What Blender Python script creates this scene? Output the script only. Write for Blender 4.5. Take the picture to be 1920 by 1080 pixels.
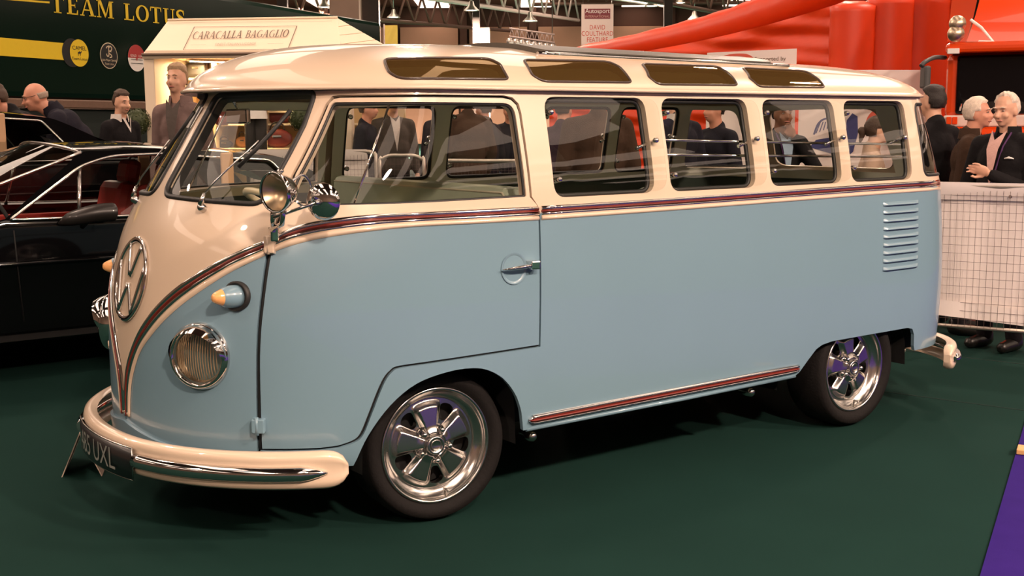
import bpy, bmesh, math, random
import numpy as np
from mathutils import Vector, Matrix
from mathutils.geometry import delaunay_2d_cdt

scene = bpy.context.scene
for o in list(bpy.data.objects): bpy.data.objects.remove(o, do_unlink=True)
COL = scene.collection
random.seed(7)
PI = math.pi

# ------------------------------------------------------------------ camera
FPX, CAM = 2208.18, np.array([-2.3246, -4.3620, 1.4820])
YAW, PITCH, ROLL = 0.6372, 0.1377, -0.0050
_fw = np.array([math.sin(YAW)*math.cos(PITCH), math.cos(YAW)*math.cos(PITCH), -math.sin(PITCH)])
_r0 = np.array([math.cos(YAW), -math.sin(YAW), 0.0]); _u0 = np.cross(_r0, _fw)
_r = math.cos(ROLL)*_r0 + math.sin(ROLL)*_u0; _u = -math.sin(ROLL)*_r0 + math.cos(ROLL)*_u0
cd = bpy.data.cameras.new('camera'); co = bpy.data.objects.new('camera', cd); COL.objects.link(co)
cd.sensor_width = 36.0; cd.lens = 36.0*FPX/1920.0; cd.clip_end = 400; cd.clip_start = 0.05
co.matrix_world = Matrix([[_r[0], _u[0], -_fw[0], CAM[0]], [_r[1], _u[1], -_fw[1], CAM[1]], [_r[2], _u[2], -_fw[2], CAM[2]], [0, 0, 0, 1]])
scene.camera = co
# ------------------------------------------------------------------ world, exposure
w = bpy.data.worlds.new('hall_air'); scene.world = w; w.use_nodes = True
w.node_tree.nodes['Background'].inputs[0].default_value = (1.0, .72, .52, 1); w.node_tree.nodes['Background'].inputs[1].default_value = 0.02
scene.view_settings.view_transform = 'Standard'; scene.view_settings.look = 'None'
scene.view_settings.gamma = 1.0; scene.view_settings.use_curve_mapping = False
scene.view_settings.exposure = 0.35
# ------------------------------------------------------------------ unseen overhead lights: bare discs without fixtures, added to light van and stand
WARM = (1.0, .73, .57)
ADDED_LIGHT_Z = 7.6
ADDED_LIGHTS = [(-2.2, -8.6, 980), (2.2, -9.0, 980), (6.6, -8.6, 820), (-8.5, -7.0, 360), (-9.0, 0.5, 200), (9.5, 1.0, 300),
         (-5.0, 9.0, 260), (-2, 6.5, 130), (4.5, 6.5, 150), (11.5, 7, 330), (3, 16, 330), (11, 17, 360), (-7, 11, 260)]
for i, (x, y, pw) in enumerate(ADDED_LIGHTS):
    l = bpy.data.lights.new('overhead_light', 'AREA'); l.shape = 'DISK'; l.size = 0.55; l.energy = pw; l.color = WARM
    o = bpy.data.objects.new('overhead_light', l); COL.objects.link(o); o.location = (x, y, (ADDED_LIGHT_Z if y > -5 else 6.3)-.02)

# ------------------------------------------------------------------ helpers
def at(px, py, d):
    """world point seen at photo pixel px,py at depth d in front of the camera"""
    return CAM + d*((px-960)/FPX*_r - (py-540)/FPX*_u + _fw)
def on_plane(px, py, p0, n):
    dr = (px-960)/FPX*_r - (py-540)/FPX*_u + _fw; n = np.array(n, float)
    return CAM + dr*(np.dot(np.array(p0, float)-CAM, n)/np.dot(dr, n))
HF = np.array([math.sin(YAW), math.cos(YAW), 0.0]); HR = np.array([math.cos(YAW), -math.sin(YAW), 0.0]); UP = np.array([0, 0, 1.0])

MATS = {}
def mat(name, col, rough=.5, metal=0.0, coat=0.0, noise=0.0, nscale=20.0, bump=0.0, bscale=200.0, spec=.5, emit=None, estr=1.0, sheen=0.0, trans=0.0):
    if name in MATS: return MATS[name]
    m = bpy.data.materials.new(name); m.use_nodes = True; nt = m.node_tree; b = nt.nodes['Principled BSDF']
    c4 = tuple(col)+(1,)
    b.inputs['Base Color'].default_value = c4; b.inputs['Roughness'].default_value = rough; b.inputs['Metallic'].default_value = metal
    b.inputs['Coat Weight'].default_value = coat; b.inputs['Coat Roughness'].default_value = .03; b.inputs['Specular IOR Level'].default_value = spec
    b.inputs['Sheen Weight'].default_value = sheen; b.inputs['Transmission Weight'].default_value = trans
    tc = nt.nodes.new('ShaderNodeTexCoord')
    if noise > 0:
        n = nt.nodes.new('ShaderNodeTexNoise'); n.inputs['Scale'].default_value = nscale; n.inputs['Detail'].default_value = 5
        nt.links.new(tc.outputs['Object'], n.inputs['Vector'])
        mx = nt.nodes.new('ShaderNodeMixRGB'); mx.inputs[1].default_value = tuple(max(0, v*(1-noise)) for v in col)+(1,); mx.inputs[2].default_value = tuple(min(1, v*(1+noise)) for v in col)+(1,)
        nt.links.new(n.outputs['Fac'], mx.inputs[0]); nt.links.new(mx.outputs[0], b.inputs['Base Color'])
    if bump > 0:
        n2 = nt.nodes.new('ShaderNodeTexNoise'); n2.inputs['Scale'].default_value = bscale; n2.inputs['Detail'].default_value = 3
        nt.links.new(tc.outputs['Object'], n2.inputs['Vector'])
        bp = nt.nodes.new('ShaderNodeBump'); bp.inputs['Strength'].default_value = bump; bp.inputs['Distance'].default_value = .01
        nt.links.new(n2.outputs['Fac'], bp.inputs['Height']); nt.links.new(bp.outputs[0], b.inputs['Normal'])
    if emit: b.inputs['Emission Color'].default_value = tuple(emit)+(1,); b.inputs['Emission Strength'].default_value = estr
    MATS[name] = m; return m
def glass_mat(name, tint=(.92, .95, .93), refl=1.0, rough=0.0, f0=.035, haze=None):
    if name in MATS: return MATS[name]
    m = bpy.data.materials.new(name); m.use_nodes = True; nt = m.node_tree; nt.nodes.clear()
    out = nt.nodes.new('ShaderNodeOutputMaterial'); mix = nt.nodes.new('ShaderNodeMixShader'); tr = nt.nodes.new('ShaderNodeBsdfTransparent'); gl = nt.nodes.new('ShaderNodeBsdfGlossy')
    ge = nt.nodes.new('ShaderNodeNewGeometry'); dt = nt.nodes.new('ShaderNodeVectorMath'); dt.operation = 'DOT_PRODUCT'
    nt.links.new(ge.outputs['Incoming'], dt.inputs[0]); nt.links.new(ge.outputs['Normal'], dt.inputs[1])
    def mth(op, a, b=None):
        q = nt.nodes.new('ShaderNodeMath'); q.operation = op
        for i, v in enumerate((a, b)):
            if v is None: continue
            if isinstance(v, (int, float)): q.inputs[i].default_value = v
            else: nt.links.new(v, q.inputs[i])
        return q.outputs[0]
    fr_ = mth('ADD', mth('MULTIPLY', mth('POWER', mth('SUBTRACT', 1.0, mth('ABSOLUTE', dt.outputs['Value'])), 5.0), 1.0-f0), f0)
    tr.inputs[0].default_value = tuple(tint)+(1,); gl.inputs['Roughness'].default_value = rough; gl.inputs[0].default_value = ((refl,)*3 if isinstance(refl, (int, float)) else tuple(refl))+(1,)
    nt.links.new(fr_, mix.inputs[0]); nt.links.new(tr.outputs[0], mix.inputs[1]); nt.links.new(gl.outputs[0], mix.inputs[2])
    if haze:
        df = nt.nodes.new('ShaderNodeBsdfDiffuse'); df.inputs[0].default_value = tuple(haze[0])+(1,); m2 = nt.nodes.new('ShaderNodeMixShader'); m2.inputs[0].default_value = haze[1]
        nt.links.new(mix.outputs[0], m2.inputs[1]); nt.links.new(df.outputs[0], m2.inputs[2]); nt.links.new(m2.outputs[0], out.inputs[0])
    else: nt.links.new(mix.outputs[0], out.inputs[0])
    MATS[name] = m; return m

class MB:
    """collects vertices and faces of ONE mesh"""
    def __init__(s): s.v = []; s.f = []; s.smooth = []
    def add(s, vs, fs, sm=False):
        k = len(s.v); s.v.extend([tuple(map(float, p)) for p in vs]); s.f.extend([tuple(i+k for i in f) for f in fs]); s.smooth.extend([sm]*len(fs)); return s
    def box(s, c, size, ax=None, bev=0.0):
        c = np.array(c, float); h = np.array(size, float)/2
        A = np.eye(3) if ax is None else np.array(ax, float)
        if bev <= 0:
            vs = [c+A[0]*i*h[0]+A[1]*j*h[1]+A[2]*k*h[2] for i in (-1, 1) for j in (-1, 1) for k in (-1, 1)]
            fs = [(0, 1, 3, 2), (4, 6, 7, 5), (0, 4, 5, 1), (2, 3, 7, 6), (0, 2, 6, 4), (1, 5, 7, 3)]
            return s.add(vs, fs)
        bm = bmesh.new(); bmesh.ops.create_cube(bm, size=1)
        for v in bm.verts: v.co = Vector((v.co.x*2*h[0], v.co.y*2*h[1], v.co.z*2*h[2]))
        bmesh.ops.bevel(bm, geom=list(bm.edges), offset=bev, segments=2, affect='EDGES', profile=.5)
        bm.verts.index_update(); vs = [c+A[0]*v.co.x+A[1]*v.co.y+A[2]*v.co.z for v in bm.verts]; fs = [tuple(v.index for v in f.verts) for f in bm.faces]; bm.free()
        return s.add(vs, fs)
    def tube(s, path, r, n=8, closed=False, caps=True, sm=True, flat=1.0, up=None):
        P = np.array(path, float); m = len(P); R = np.full(m, r) if np.isscalar(r) else np.array(r, float)
        T = np.roll(P, -1, 0)-np.roll(P, 1, 0) if closed else np.gradient(P, axis=0)
        T = T/np.maximum(np.linalg.norm(T, axis=1, keepdims=True), 1e-9)
        a = np.array([0, 0, 1.0]) if up is None else np.array(up, float)
        if abs(np.dot(a, T[0])) > .95: a = np.array([1.0, 0, 0])
        N = np.zeros_like(P); nv = a-T[0]*np.dot(a, T[0]); nv /= np.linalg.norm(nv)
        for i in range(m):
            nv = nv-T[i]*np.dot(nv, T[i]); nv /= max(np.linalg.norm(nv), 1e-9); N[i] = nv
        B = np.cross(T, N); vs = []; fs = []
        for i in range(m):
            for k in range(n):
                t = 2*PI*k/n; vs.append(P[i]+R[i]*(math.cos(t)*N[i]*flat+math.sin(t)*B[i]))
        for i in range(m if closed else m-1):
            j = (i+1) % m
            for k in range(n): fs.append((i*n+k, i*n+(k+1) % n, j*n+(k+1) % n, j*n+k))
        s.add(vs, fs, sm)
        if caps and not closed:
            k0 = len(s.v)-m*n
            s.f.append(tuple(k0+k for k in range(n-1, -1, -1))); s.f.append(tuple(k0+(m-1)*n+k for k in range(n))); s.smooth += [False, False]
        return s
    def lathe(s, prof, c=(0, 0, 0), axis=(0, 0, 1), n=32, sm=True, close=False, a0=0, a1=2*PI):
        """prof: list of (radius, height along axis)"""
        c = np.array(c, float); z = np.array(axis, float); z /= np.linalg.norm(z)
        x = np.cross([0, 0, 1.0], z) if abs(z[2]) < .9 else np.array([1.0, 0, 0]); x = x-z*np.dot(x, z); x /= np.linalg.norm(x); y = np.cross(z, x)
        full = abs(a1-a0-2*PI) < 1e-6; nn = n if full else n+1; vs = []; fs = []
        for (r, h) in prof:
            for k in range(nn):
                t = a0+(a1-a0)*k/n; vs.append(c+z*h+r*(math.cos(t)*x+math.sin(t)*y))
        m = len(prof)
        for i in range(m if close else m-1):
            j = (i+1) % m
            for k in range(n):
                k2 = (k+1) % nn
                fs.append((i*nn+k, i*nn+k2, j*nn+k2, j*nn+k))
        return s.add(vs, fs, sm)
    def prism(s, poly, o, ex, ey, ez, d, sm=False):
        """2D polygon in (ex,ey) at o extruded by d along ez"""
        o, ex, ey, ez = [np.array(q, float) for q in (o, ex, ey, ez)]; n = len(poly)
        vs = [o+ex*a+ey*b for a, b in poly]+[o+ex*a+ey*b+ez*d for a, b in poly]
        fs = [tuple(range(n-1, -1, -1)), tuple(range(n, 2*n))]+[(i, (i+1) % n, n+(i+1) % n, n+i) for i in range(n)]
        return s.add(vs, fs, sm)
    def ell(s, c, r, ax=None, nu=16, nv=10):
        c = np.array(c, float); A = np.eye(3) if ax is None else np.array(ax, float); r = (r, r, r) if np.isscalar(r) else r
        vs = []; fs = []
        for i in range(nv+1):
            th = PI*i/nv
            for k in range(nu):
                ph = 2*PI*k/nu; vs.append(c+A[0]*r[0]*math.sin(th)*math.cos(ph)+A[1]*r[1]*math.sin(th)*math.sin(ph)+A[2]*r[2]*math.cos(th))
        for i in range(nv):
            for k in range(nu): fs.append((i*nu+k, (i+1)*nu+k, (i+1)*nu+(k+1) % nu, i*nu+(k+1) % nu))
        return s.add(vs, fs, True)
    def grid(s, fn, nu, nv, sm=True, cu=False):
        vs = [fn(i/nu, j/nv) for i in range(nu if cu else nu+1) for j in range(nv+1)]; m = nv+1; nn = nu if cu else nu+1
        fs = [(i*m+j, ((i+1) % nn)*m+j, ((i+1) % nn)*m+j+1, i*m+j+1) for i in range(nu) for j in range(nv)]
        return s.add(vs, fs, sm)
    def build(s, name, m, parent=None, fix=True, flipy=False):
        me = bpy.data.meshes.new(name); V = s.v; F = s.f
        if flipy: V = [(a, -b, c) for a, b, c in V]; F = [tuple(reversed(f)) for f in F]
        me.from_pydata(V, [], F); me.polygons.foreach_set('use_smooth', s.smooth)
        if fix:
            bm = bmesh.new(); bm.from_mesh(me); bmesh.ops.remove_doubles(bm, verts=bm.verts, dist=1e-6); bmesh.ops.recalc_face_normals(bm, faces=bm.faces); bm.to_mesh(me); bm.free()
        me.materials.append(m); me.update()
        o = bpy.data.objects.new(name, me); COL.objects.link(o)
        if parent is not None: o.parent = parent
        return o
def tag(o, label=None, cat=None, group=None, kind=None):
    if label: o['label'] = label
    if cat: o['category'] = cat
    if group: o['group'] = group
    if kind: o['kind'] = kind
    return o
def empty(name, loc=(0, 0, 0), rz=0, label=None, cat=None, group=None):
    o = bpy.data.objects.new(name, None); COL.objects.link(o); o.location = tuple(map(float, loc)); o.rotation_euler = (0, 0, rz); o.empty_display_size = .1
    return tag(o, label, cat, group)
def smooth_curve(pts, n=6, closed=False):
    P = [np.array(q, float) for q in pts]; m = len(P); out = []
    rng = range(m if closed else m-1)
    for i in rng:
        p0 = P[(i-1) % m] if (closed or i > 0) else 2*P[0]-P[1]; p1 = P[i]; p2 = P[(i+1) % m]; p3 = P[(i+2) % m] if (closed or i+2 < m) else 2*P[-1]-P[-2]
        for k in range(n):
            t = k/n; out.append(.5*((2*p1)+(-p0+p2)*t+(2*p0-5*p1+4*p2-p3)*t*t+(-p0+3*p1-3*p2+p3)*t**3))
    if not closed: out.append(P[-1])
    return np.array(out)
def rounded(poly, r, n=6):
    """round the corners of a closed 2D polygon"""
    P = [np.array(q[:2], float) for q in poly]; m = len(P); out = []
    for i in range(m):
        rr = poly[i][2] if len(poly[i]) > 2 else r
        a, b, c = P[i-1], P[i], P[(i+1) % m]; u = a-b; v = c-b; lu, lv = np.linalg.norm(u), np.linalg.norm(v); u /= lu; v /= lv
        if np.dot(u, v) < -.985 or rr <= 0: out.append(b); continue
        d = min(rr, lu*.48, lv*.48)
        p, q = b+u*d, b+v*d
        for k in range(n+1):
            t = k/n; out.append((1-t)**2*p+2*t*(1-t)*b+t*t*q)
    return np.array(out)
def resample(poly, step):
    out = []; m = len(poly)
    for i in range(m):
        a, b = np.array(poly[i]), np.array(poly[(i+1) % m]); k = max(1, int(math.ceil(np.linalg.norm(b-a)/step)))
        for j in range(k): out.append(a+(b-a)*j/k)
    return np.array(out)
def pip(P, poly):
    P = np.asarray(P, float); x, y = P[:, 0], P[:, 1]; ins = np.zeros(len(P), bool); q = np.asarray(poly); n = len(q); j = n-1
    for i in range(n):
        xi, yi, xj, yj = q[i, 0], q[i, 1], q[j, 0], q[j, 1]
        with np.errstate(divide='ignore', invalid='ignore'):
            c = ((yi > y) != (yj > y)) & (x < (xj-xi)*(y-yi)/((yj-yi) if yj != yi else 1e-12)+xi)
        ins ^= c; j = i
    return ins
def near_poly(P, poly, d):
    a = np.asarray(poly); b = np.roll(a, -1, 0); ok = np.zeros(len(P), bool)
    for p0, p1 in zip(a, b):
        e = p1-p0; L = max(e@e, 1e-12); t = np.clip(((P-p0)@e)/L, 0, 1); q = p0+t[:, None]*e
        ok |= np.hypot(*(P-q).T) < d
    return ok
def tri2d(outer, holes, step):
    """triangulate a polygon with holes; returns points (n,2), tris, boundary loops"""
    loops = [resample(outer, step)]+[resample(h, step) for h in holes]
    lo = loops[0].min(0); hi = loops[0].max(0)
    gx = np.arange(lo[0]+step/2, hi[0], step); gy = np.arange(lo[1]+step/2, hi[1], step*.87); G = []
    for j, yv in enumerate(gy):
        for xv in gx: G.append((xv+(step/2 if j % 2 else 0), yv))
    G = np.array(G) if G else np.zeros((0, 2))
    if len(G):
        k = pip(G, loops[0])
        for h in loops[1:]: k &= ~pip(G, h)
        G = G[k]
        for l in loops: G = G[~near_poly(G, l, step*.45)] if len(G) else G
    V = []; E = []; B = []
    for l in loops:
        k = len(V); V += [Vector((float(a), float(b))) for a, b in l]; E += [(k+i, k+(i+1) % len(l)) for i in range(len(l))]
    V += [Vector((float(a), float(b))) for a, b in G]
    vo, eo, fo, *_ = delaunay_2d_cdt(V, E, [], 0, 1e-7)
    vo = np.array([(q.x, q.y) for q in vo]); T = np.array([f for f in fo if len(f) == 3])
    cen = vo[T].mean(1); k = pip(cen, loops[0])
    for h in loops[1:]: k &= ~pip(cen, h)
    T = T[k]
    a, b, c = vo[T[:, 0]], vo[T[:, 1]], vo[T[:, 2]]
    ar = (b[:, 0]-a[:, 0])*(c[:, 1]-a[:, 1])-(b[:, 1]-a[:, 1])*(c[:, 0]-a[:, 0]); T = T[np.abs(ar) > 1e-10]; ar = ar[np.abs(ar) > 1e-10]
    T[ar < 0] = T[ar < 0][:, ::-1]
    return vo, T
def surf_normals(F, S, Z, h=1e-3):
    a = F(S+h, Z)-F(S-h, Z); b = F(S, Z+h)-F(S, Z-h); n = np.cross(a, b); return n/np.maximum(np.linalg.norm(n, axis=-1, keepdims=True), 1e-12)
def panel(name, F, outer, holes, m, parent, step=.04, off=0.0, rim=.018, mirror=False, inward=False, nfun=None):
    """a sheet cut out of the surface F(s,z) along outer/holes, with folded-back edges of depth rim"""
    uv, T = tri2d(outer, holes, step)
    S, Z = uv[:, 0], uv[:, 1]; P = F(S, Z); N = surf_normals(F, S, Z) if nfun is None else nfun(S, Z)
    P = P+N*off
    # orientation of triangles against N
    a, b, c = P[T[:, 0]], P[T[:, 1]], P[T[:, 2]]
    fl = (np.cross(b-a, c-a)*N[T[:, 0]]).sum(1).sum() < 0
    if fl != inward: T = T[:, ::-1]
    faces = [tuple(int(i) for i in t) for t in T]; n0 = len(P); V = [tuple(q) for q in P]
    ln = [tuple((-N[i] if inward else N[i])) for t in faces for i in t]
    if rim > 0:
        cnt = {}
        for t in faces:
            for i in range(3):
                e = (t[i], t[(i+1) % 3]); cnt[e] = cnt.get(e, 0)+1
        bd = [e for e in cnt if (e[1], e[0]) not in cnt]; mp = {}
        for e in bd:
            for i in e:
                if i not in mp: mp[i] = len(V); V.append(tuple(P[i]+N[i]*(rim if inward else -rim)))
        for (i, j) in bd:
            f = (j, i, mp[i], mp[j]); faces.append(f)
            p0, p1, p2 = [np.array(V[q]) for q in f[:3]]; nn = np.cross(p1-p0, p2-p0); nn /= max(np.linalg.norm(nn), 1e-12); ln += [tuple(nn)]*4
    if mirror:
        V = [(x, -y, z) for x, y, z in V]; nf = []; nl = []; k = 0
        for f in faces:
            nf.append(tuple(reversed(f))); nl += [(q[0], -q[1], q[2]) for q in reversed(ln[k:k+len(f)])]; k += len(f)
        faces, ln = nf, nl
    me = bpy.data.meshes.new(name); me.from_pydata(V, [], faces); me.polygons.foreach_set('use_smooth', [True]*len(faces))
    me.materials.append(m); me.update(); me.normals_split_custom_set(ln)
    o = bpy.data.objects.new(name, me); COL.objects.link(o); o.parent = parent
    return o
def copy_tree(o, parent=None):
    c = o.copy(); COL.objects.link(c); c.parent = parent
    for ch in list(o.children): copy_tree(ch, c)
    return c
def text_mesh(name, body, size, m, parent, o, ex, ey, depth=.002, align='CENTER', shear=0.0, spacing=1.0, xscale=1.0, wrap=None):
    """flat lettering: baseline origin o, writing direction ex, up ey (wrap: maps (x,y)->3D)"""
    cu = bpy.data.curves.new(name, 'FONT'); cu.body = body; cu.size = size; cu.align_x = align; cu.shear = shear; cu.space_character = spacing; cu.resolution_u = 3
    t = bpy.data.objects.new(name, cu); COL.objects.link(t); dg = bpy.context.evaluated_depsgraph_get(); me = bpy.data.meshes.new_from_object(t.evaluated_get(dg))
    bpy.data.objects.remove(t); bpy.data.curves.remove(cu)
    o, ex, ey = np.array(o, float), np.array(ex, float), np.array(ey, float); ez = np.cross(ex, ey)
    for v in me.vertices:
        q = wrap(v.co.x*xscale, v.co.y) if wrap else o+ex*v.co.x*xscale+ey*v.co.y+ez*depth
        v.co = Vector([float(k) for k in q])
    me.materials.clear(); me.materials.append(m); me.update(); me.name = name
    ob = bpy.data.objects.new(name, me); COL.objects.link(ob); ob.parent = parent
    return ob

# ================================================================== HALL
def hp(hx, hy, z=0.0): return np.array([CAM[0], CAM[1], 0])+HR*hx+HF*hy+UP*z
HX0, HX1, HY0, HY1, HZ = -26.0, 70.0, -15.0, 96.0, 10.8
CARPET = mat('green_carpet', (.0090, .031, .026), .95, noise=.22, nscale=1.3, bump=.35, bscale=700, spec=.05)
PURPLE = mat('purple_carpet', (.032, .014, .155), .95, noise=.15, nscale=9, bump=.35, bscale=700, spec=.05)
def quad_structure(name, pts, m, label=None):
    mb = MB(); mb.add(pts, [(0, 1, 2, 3)]); o = mb.build(name, m, fix=False); tag(o, label, None, None, 'structure'); return o
tag(quad_structure('floor', [hp(HX0, HY0), hp(HX1, HY0), hp(HX1, HY1), hp(HX0, HY1)], CARPET), 'dark green exhibition carpet covering the hall floor')
# purple walkway carpet: its edge runs along the stand
e0, e1 = np.array([1.125, -2.291, 0]), np.array([3.05, -1.325, 0]); ed_ = (e1-e0)/np.linalg.norm(e1-e0); en = np.array([ed_[1], -ed_[0], 0])
mb = MB(); mb.box(e0+ed_*1.5+en*1.5+UP*.004, (26, 3.0, .008), [ed_, en, UP]); o = mb.build('floor_walkway', PURPLE); tag(o, 'purple carpet walkway along the right foreground', None, None, 'structure')
mb = MB()
for a, b in (((1660, 735), (1920, 770)), ((1700, 658), (1960, 688))):
    pa, pb = on_plane(*a, (0, 0, 0), (0, 0, 1)), on_plane(*b, (0, 0, 0), (0, 0, 1)); d_ = pb-pa; L_ = np.linalg.norm(d_); d_ /= L_; mb.box((pa+pb)/2+UP*.0012, (L_*1.6, .006, .0024), [d_, np.array([-d_[1], d_[0], 0]), UP])
o = mb.build('floor_seam', mat('carpet_seam', (.004, .016, .014), .95, noise=.2)); tag(o, 'dark joints between carpet lengths', None, None, 'structure')
CEILM = mat('hall_ceiling', (.17, .095, .070), .8, noise=.3, nscale=.6)
WALLM = mat('hall_wall_dark', (.10, .045, .030), .8, noise=.2, nscale=.4)
PANELM = mat('hall_wall_panel', (.58, .33, .22), .75, noise=.12, nscale=.5)
WALLL = mat('hall_side_wall', (.26, .18, .14), .8, noise=.2, nscale=.3)
ceil = quad_structure('ceiling', [hp(HX0, HY0, HZ), hp(HX0, HY1, HZ), hp(HX1, HY1, HZ), hp(HX1, HY0, HZ)], CEILM)
wb = quad_structure('wall_back', [hp(HX0, HY1), hp(HX1, HY1), hp(HX1, HY1, HZ), hp(HX0, HY1, HZ)], WALLM)
quad_structure('wall_front', [hp(HX1, HY0), hp(HX0, HY0), hp(HX0, HY0, HZ), hp(HX1, HY0, HZ)], WALLL)
quad_structure('wall_left', [hp(HX0, HY0), hp(HX0, HY1), hp(HX0, HY1, HZ), hp(HX0, HY0, HZ)], WALLL)
quad_structure('wall_right', [hp(HX1, HY1), hp(HX1, HY0), hp(HX1, HY0, HZ), hp(HX1, HY1, HZ)], WALLL)
AX3 = [HR, HF, UP]
# long luminous roof lights between the girders
RLIGHT = mat('roof_light_panel', (.8, .7, .6), .6, emit=(1.0, .74, .58), estr=2.0)
for hx in np.arange(-22, 66, 8.0):
    for hy in np.arange(-8, 92, 14.0):
        mb = MB(); mb.box(hp(hx, hy, HZ-.06), (2.4, 11.0, .1), AX3); mb.build('roof_light', RLIGHT, ceil)
x = HX0+3
k = 0
while x < HX1-3:
    mb = MB(); mb.box(hp(x, HY1-.25, 4.6), (4.6, .3, 9.2), AX3); mb.build('wall_panel', PANELM, wb)
    mb = MB(); mb.box(hp(x+2.75, HY1-.45, 6), (.55, .6, 12), AX3); mb.build('wall_post', WALLM, wb)
    x += 5.5; k += 1
# ---- roof girders
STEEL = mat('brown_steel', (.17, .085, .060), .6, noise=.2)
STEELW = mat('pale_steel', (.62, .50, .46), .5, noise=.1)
def truss(p0, p1, h, r, m, label, npan, mstrut=None):
    p0, p1 = np.array(p0, float), np.array(p1, float); t = empty('roof_girder', p0, 0, label, 'girder', 'girders under the hall roof'); q = p1-p0
    MB().tube([np.zeros(3), q], r, 6).build('bottom_chord', m, t); MB().tube([UP*h, q+UP*h], r, 6).build('top_chord', m, t)
    d = q/npan; L = math.hypot(np.linalg.norm(d)/2, h); proto = {}
    for i in range(npan):
        for s_ in (0, 1):
            if s_ not in proto:
                a, b = (np.zeros(3), d/2+UP*h) if s_ == 0 else (UP*h, d/2)
                proto[s_] = MB().tube([a, b], r*.6, 5).build('strut', m, t); o = proto[s_]
            else: o = bpy.data.objects.new('strut', proto[s_].data); COL.objects.link(o); o.parent = t
            o.location = Vector([float(v) for v in d*(i+.5*s_)])
    return t
A = lambda px, py, d: at(px, py, d)
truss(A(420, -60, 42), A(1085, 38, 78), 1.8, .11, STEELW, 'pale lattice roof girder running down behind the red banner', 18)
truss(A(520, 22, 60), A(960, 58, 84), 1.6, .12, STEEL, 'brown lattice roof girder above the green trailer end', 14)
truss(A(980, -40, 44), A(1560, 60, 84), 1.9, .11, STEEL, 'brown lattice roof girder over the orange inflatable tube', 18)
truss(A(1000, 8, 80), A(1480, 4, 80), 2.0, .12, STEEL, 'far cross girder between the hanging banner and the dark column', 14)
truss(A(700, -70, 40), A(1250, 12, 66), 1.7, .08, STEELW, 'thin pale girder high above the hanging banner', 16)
# ---- stanchions and clad columns
def column(px0, px1, d, m, label, z1=10.7, name='hall_column'):
    a, b = at(px0, 60, d), at(px1, 60, d); c = (a+b)/2; wd = np.linalg.norm(b-a); t = empty(name, (c[0], c[1], 0), -YAW, label, 'column')
    mb = MB(); mb.box((0, 0, z1/2), (wd, wd*.8, z1), bev=.03); mb.build('shaft', m, t); mb = MB(); mb.box((0, 0, .15), (wd*1.2, wd, .3), bev=.02); mb.build('plinth', m, t); return t
column(622, 677, 46, mat('pale_cladding', (.62, .42, .32), .7, noise=.1, nscale=3), 'broad pale clad hall column above the kiosk roof')
column(680, 712, 47, mat('dark_grey_cladding', (.055, .045, .040), .6, noise=.2), 'dark grey square hall column right beside the pale one')
column(1244, 1260, 55, mat('dark_brown_steel', (.03, .018, .014), .6, noise=.2), 'slim dark steel stanchion behind the orange inflatable')
column(522, 541, 52, mat('dark_brown_steel', ()), 'slim dark stanchion over the end of the green trailer')
column(886, 900, 58, mat('dark_brown_steel', ()), 'slim dark stanchion left of the stage spotlights')
column(898, 918, 60, mat('pale_cladding', ()), 'pale panel-clad pillar stub left of the stage spotlights', z1=float(at(908, 52, 60)[2]))
# ---- high-bay lamps
SHADE = mat('lamp_shade', (.55, .50, .45), .3, metal=.8, noise=.1)
GLOW = mat('lamp_glow', (1, .8, .6), .5, emit=(1, .78, .55), estr=25)
def bay(p, label, group, sc=1.0):
    t = empty('high_bay_lamp', p, 0, label, 'lamp', group)
    MB().lathe([(.06*sc, .42*sc), (.10*sc, .40*sc), (.14*sc, .22*sc), (.34*sc, .02*sc), (.35*sc, 0), (.33*sc, 0), (.12*sc, .2*sc), (0, .22*sc)], (0, 0, 0), (0, 0, 1), 24).build('reflector_shade', SHADE, t)
    MB().lathe([(.28*sc, .03*sc), (0, .03*sc)], (0, 0, 0), (0, 0, 1), 20).build('glowing_disc', GLOW, t)
    MB().tube([(0, 0, .40*sc), (0, 0, HZ-p[2]-.14)], .02, 5).build('drop_rod', SHADE, t)
    return t
for (px, py, d, lb) in ((884, 20, 55, 'glowing high-bay lamp just left of the stage spotlights'), (994, 40, 58, 'glowing high-bay lamp above the stage spotlights'), (1222, 12, 60, 'glowing high-bay lamp nearest the dark stanchion'),
                        (1302, 37, 62, 'glowing high-bay lamp just over the inflatable tube'), (608, 14, 62, 'small glowing high-bay lamp left of the pale column'), (738, 33, 64, 'small glowing high-bay lamp right of the dark grey column'), (1275, 6, 70, 'small high-bay lamp right of the dark stanchion at the top edge')):
    bt = bay(at(px, py, d), lb, 'high-bay lamps in the distance', 1.05); l = bpy.data.lights.new('overhead_light', 'AREA'); l.shape = 'DISK'; l.size = .6; l.energy = 9000; l.color = WARM; o = bpy.data.objects.new('overhead_light', l); COL.objects.link(o); o.parent = bt; o.location = (0, 0, -.03)
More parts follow.
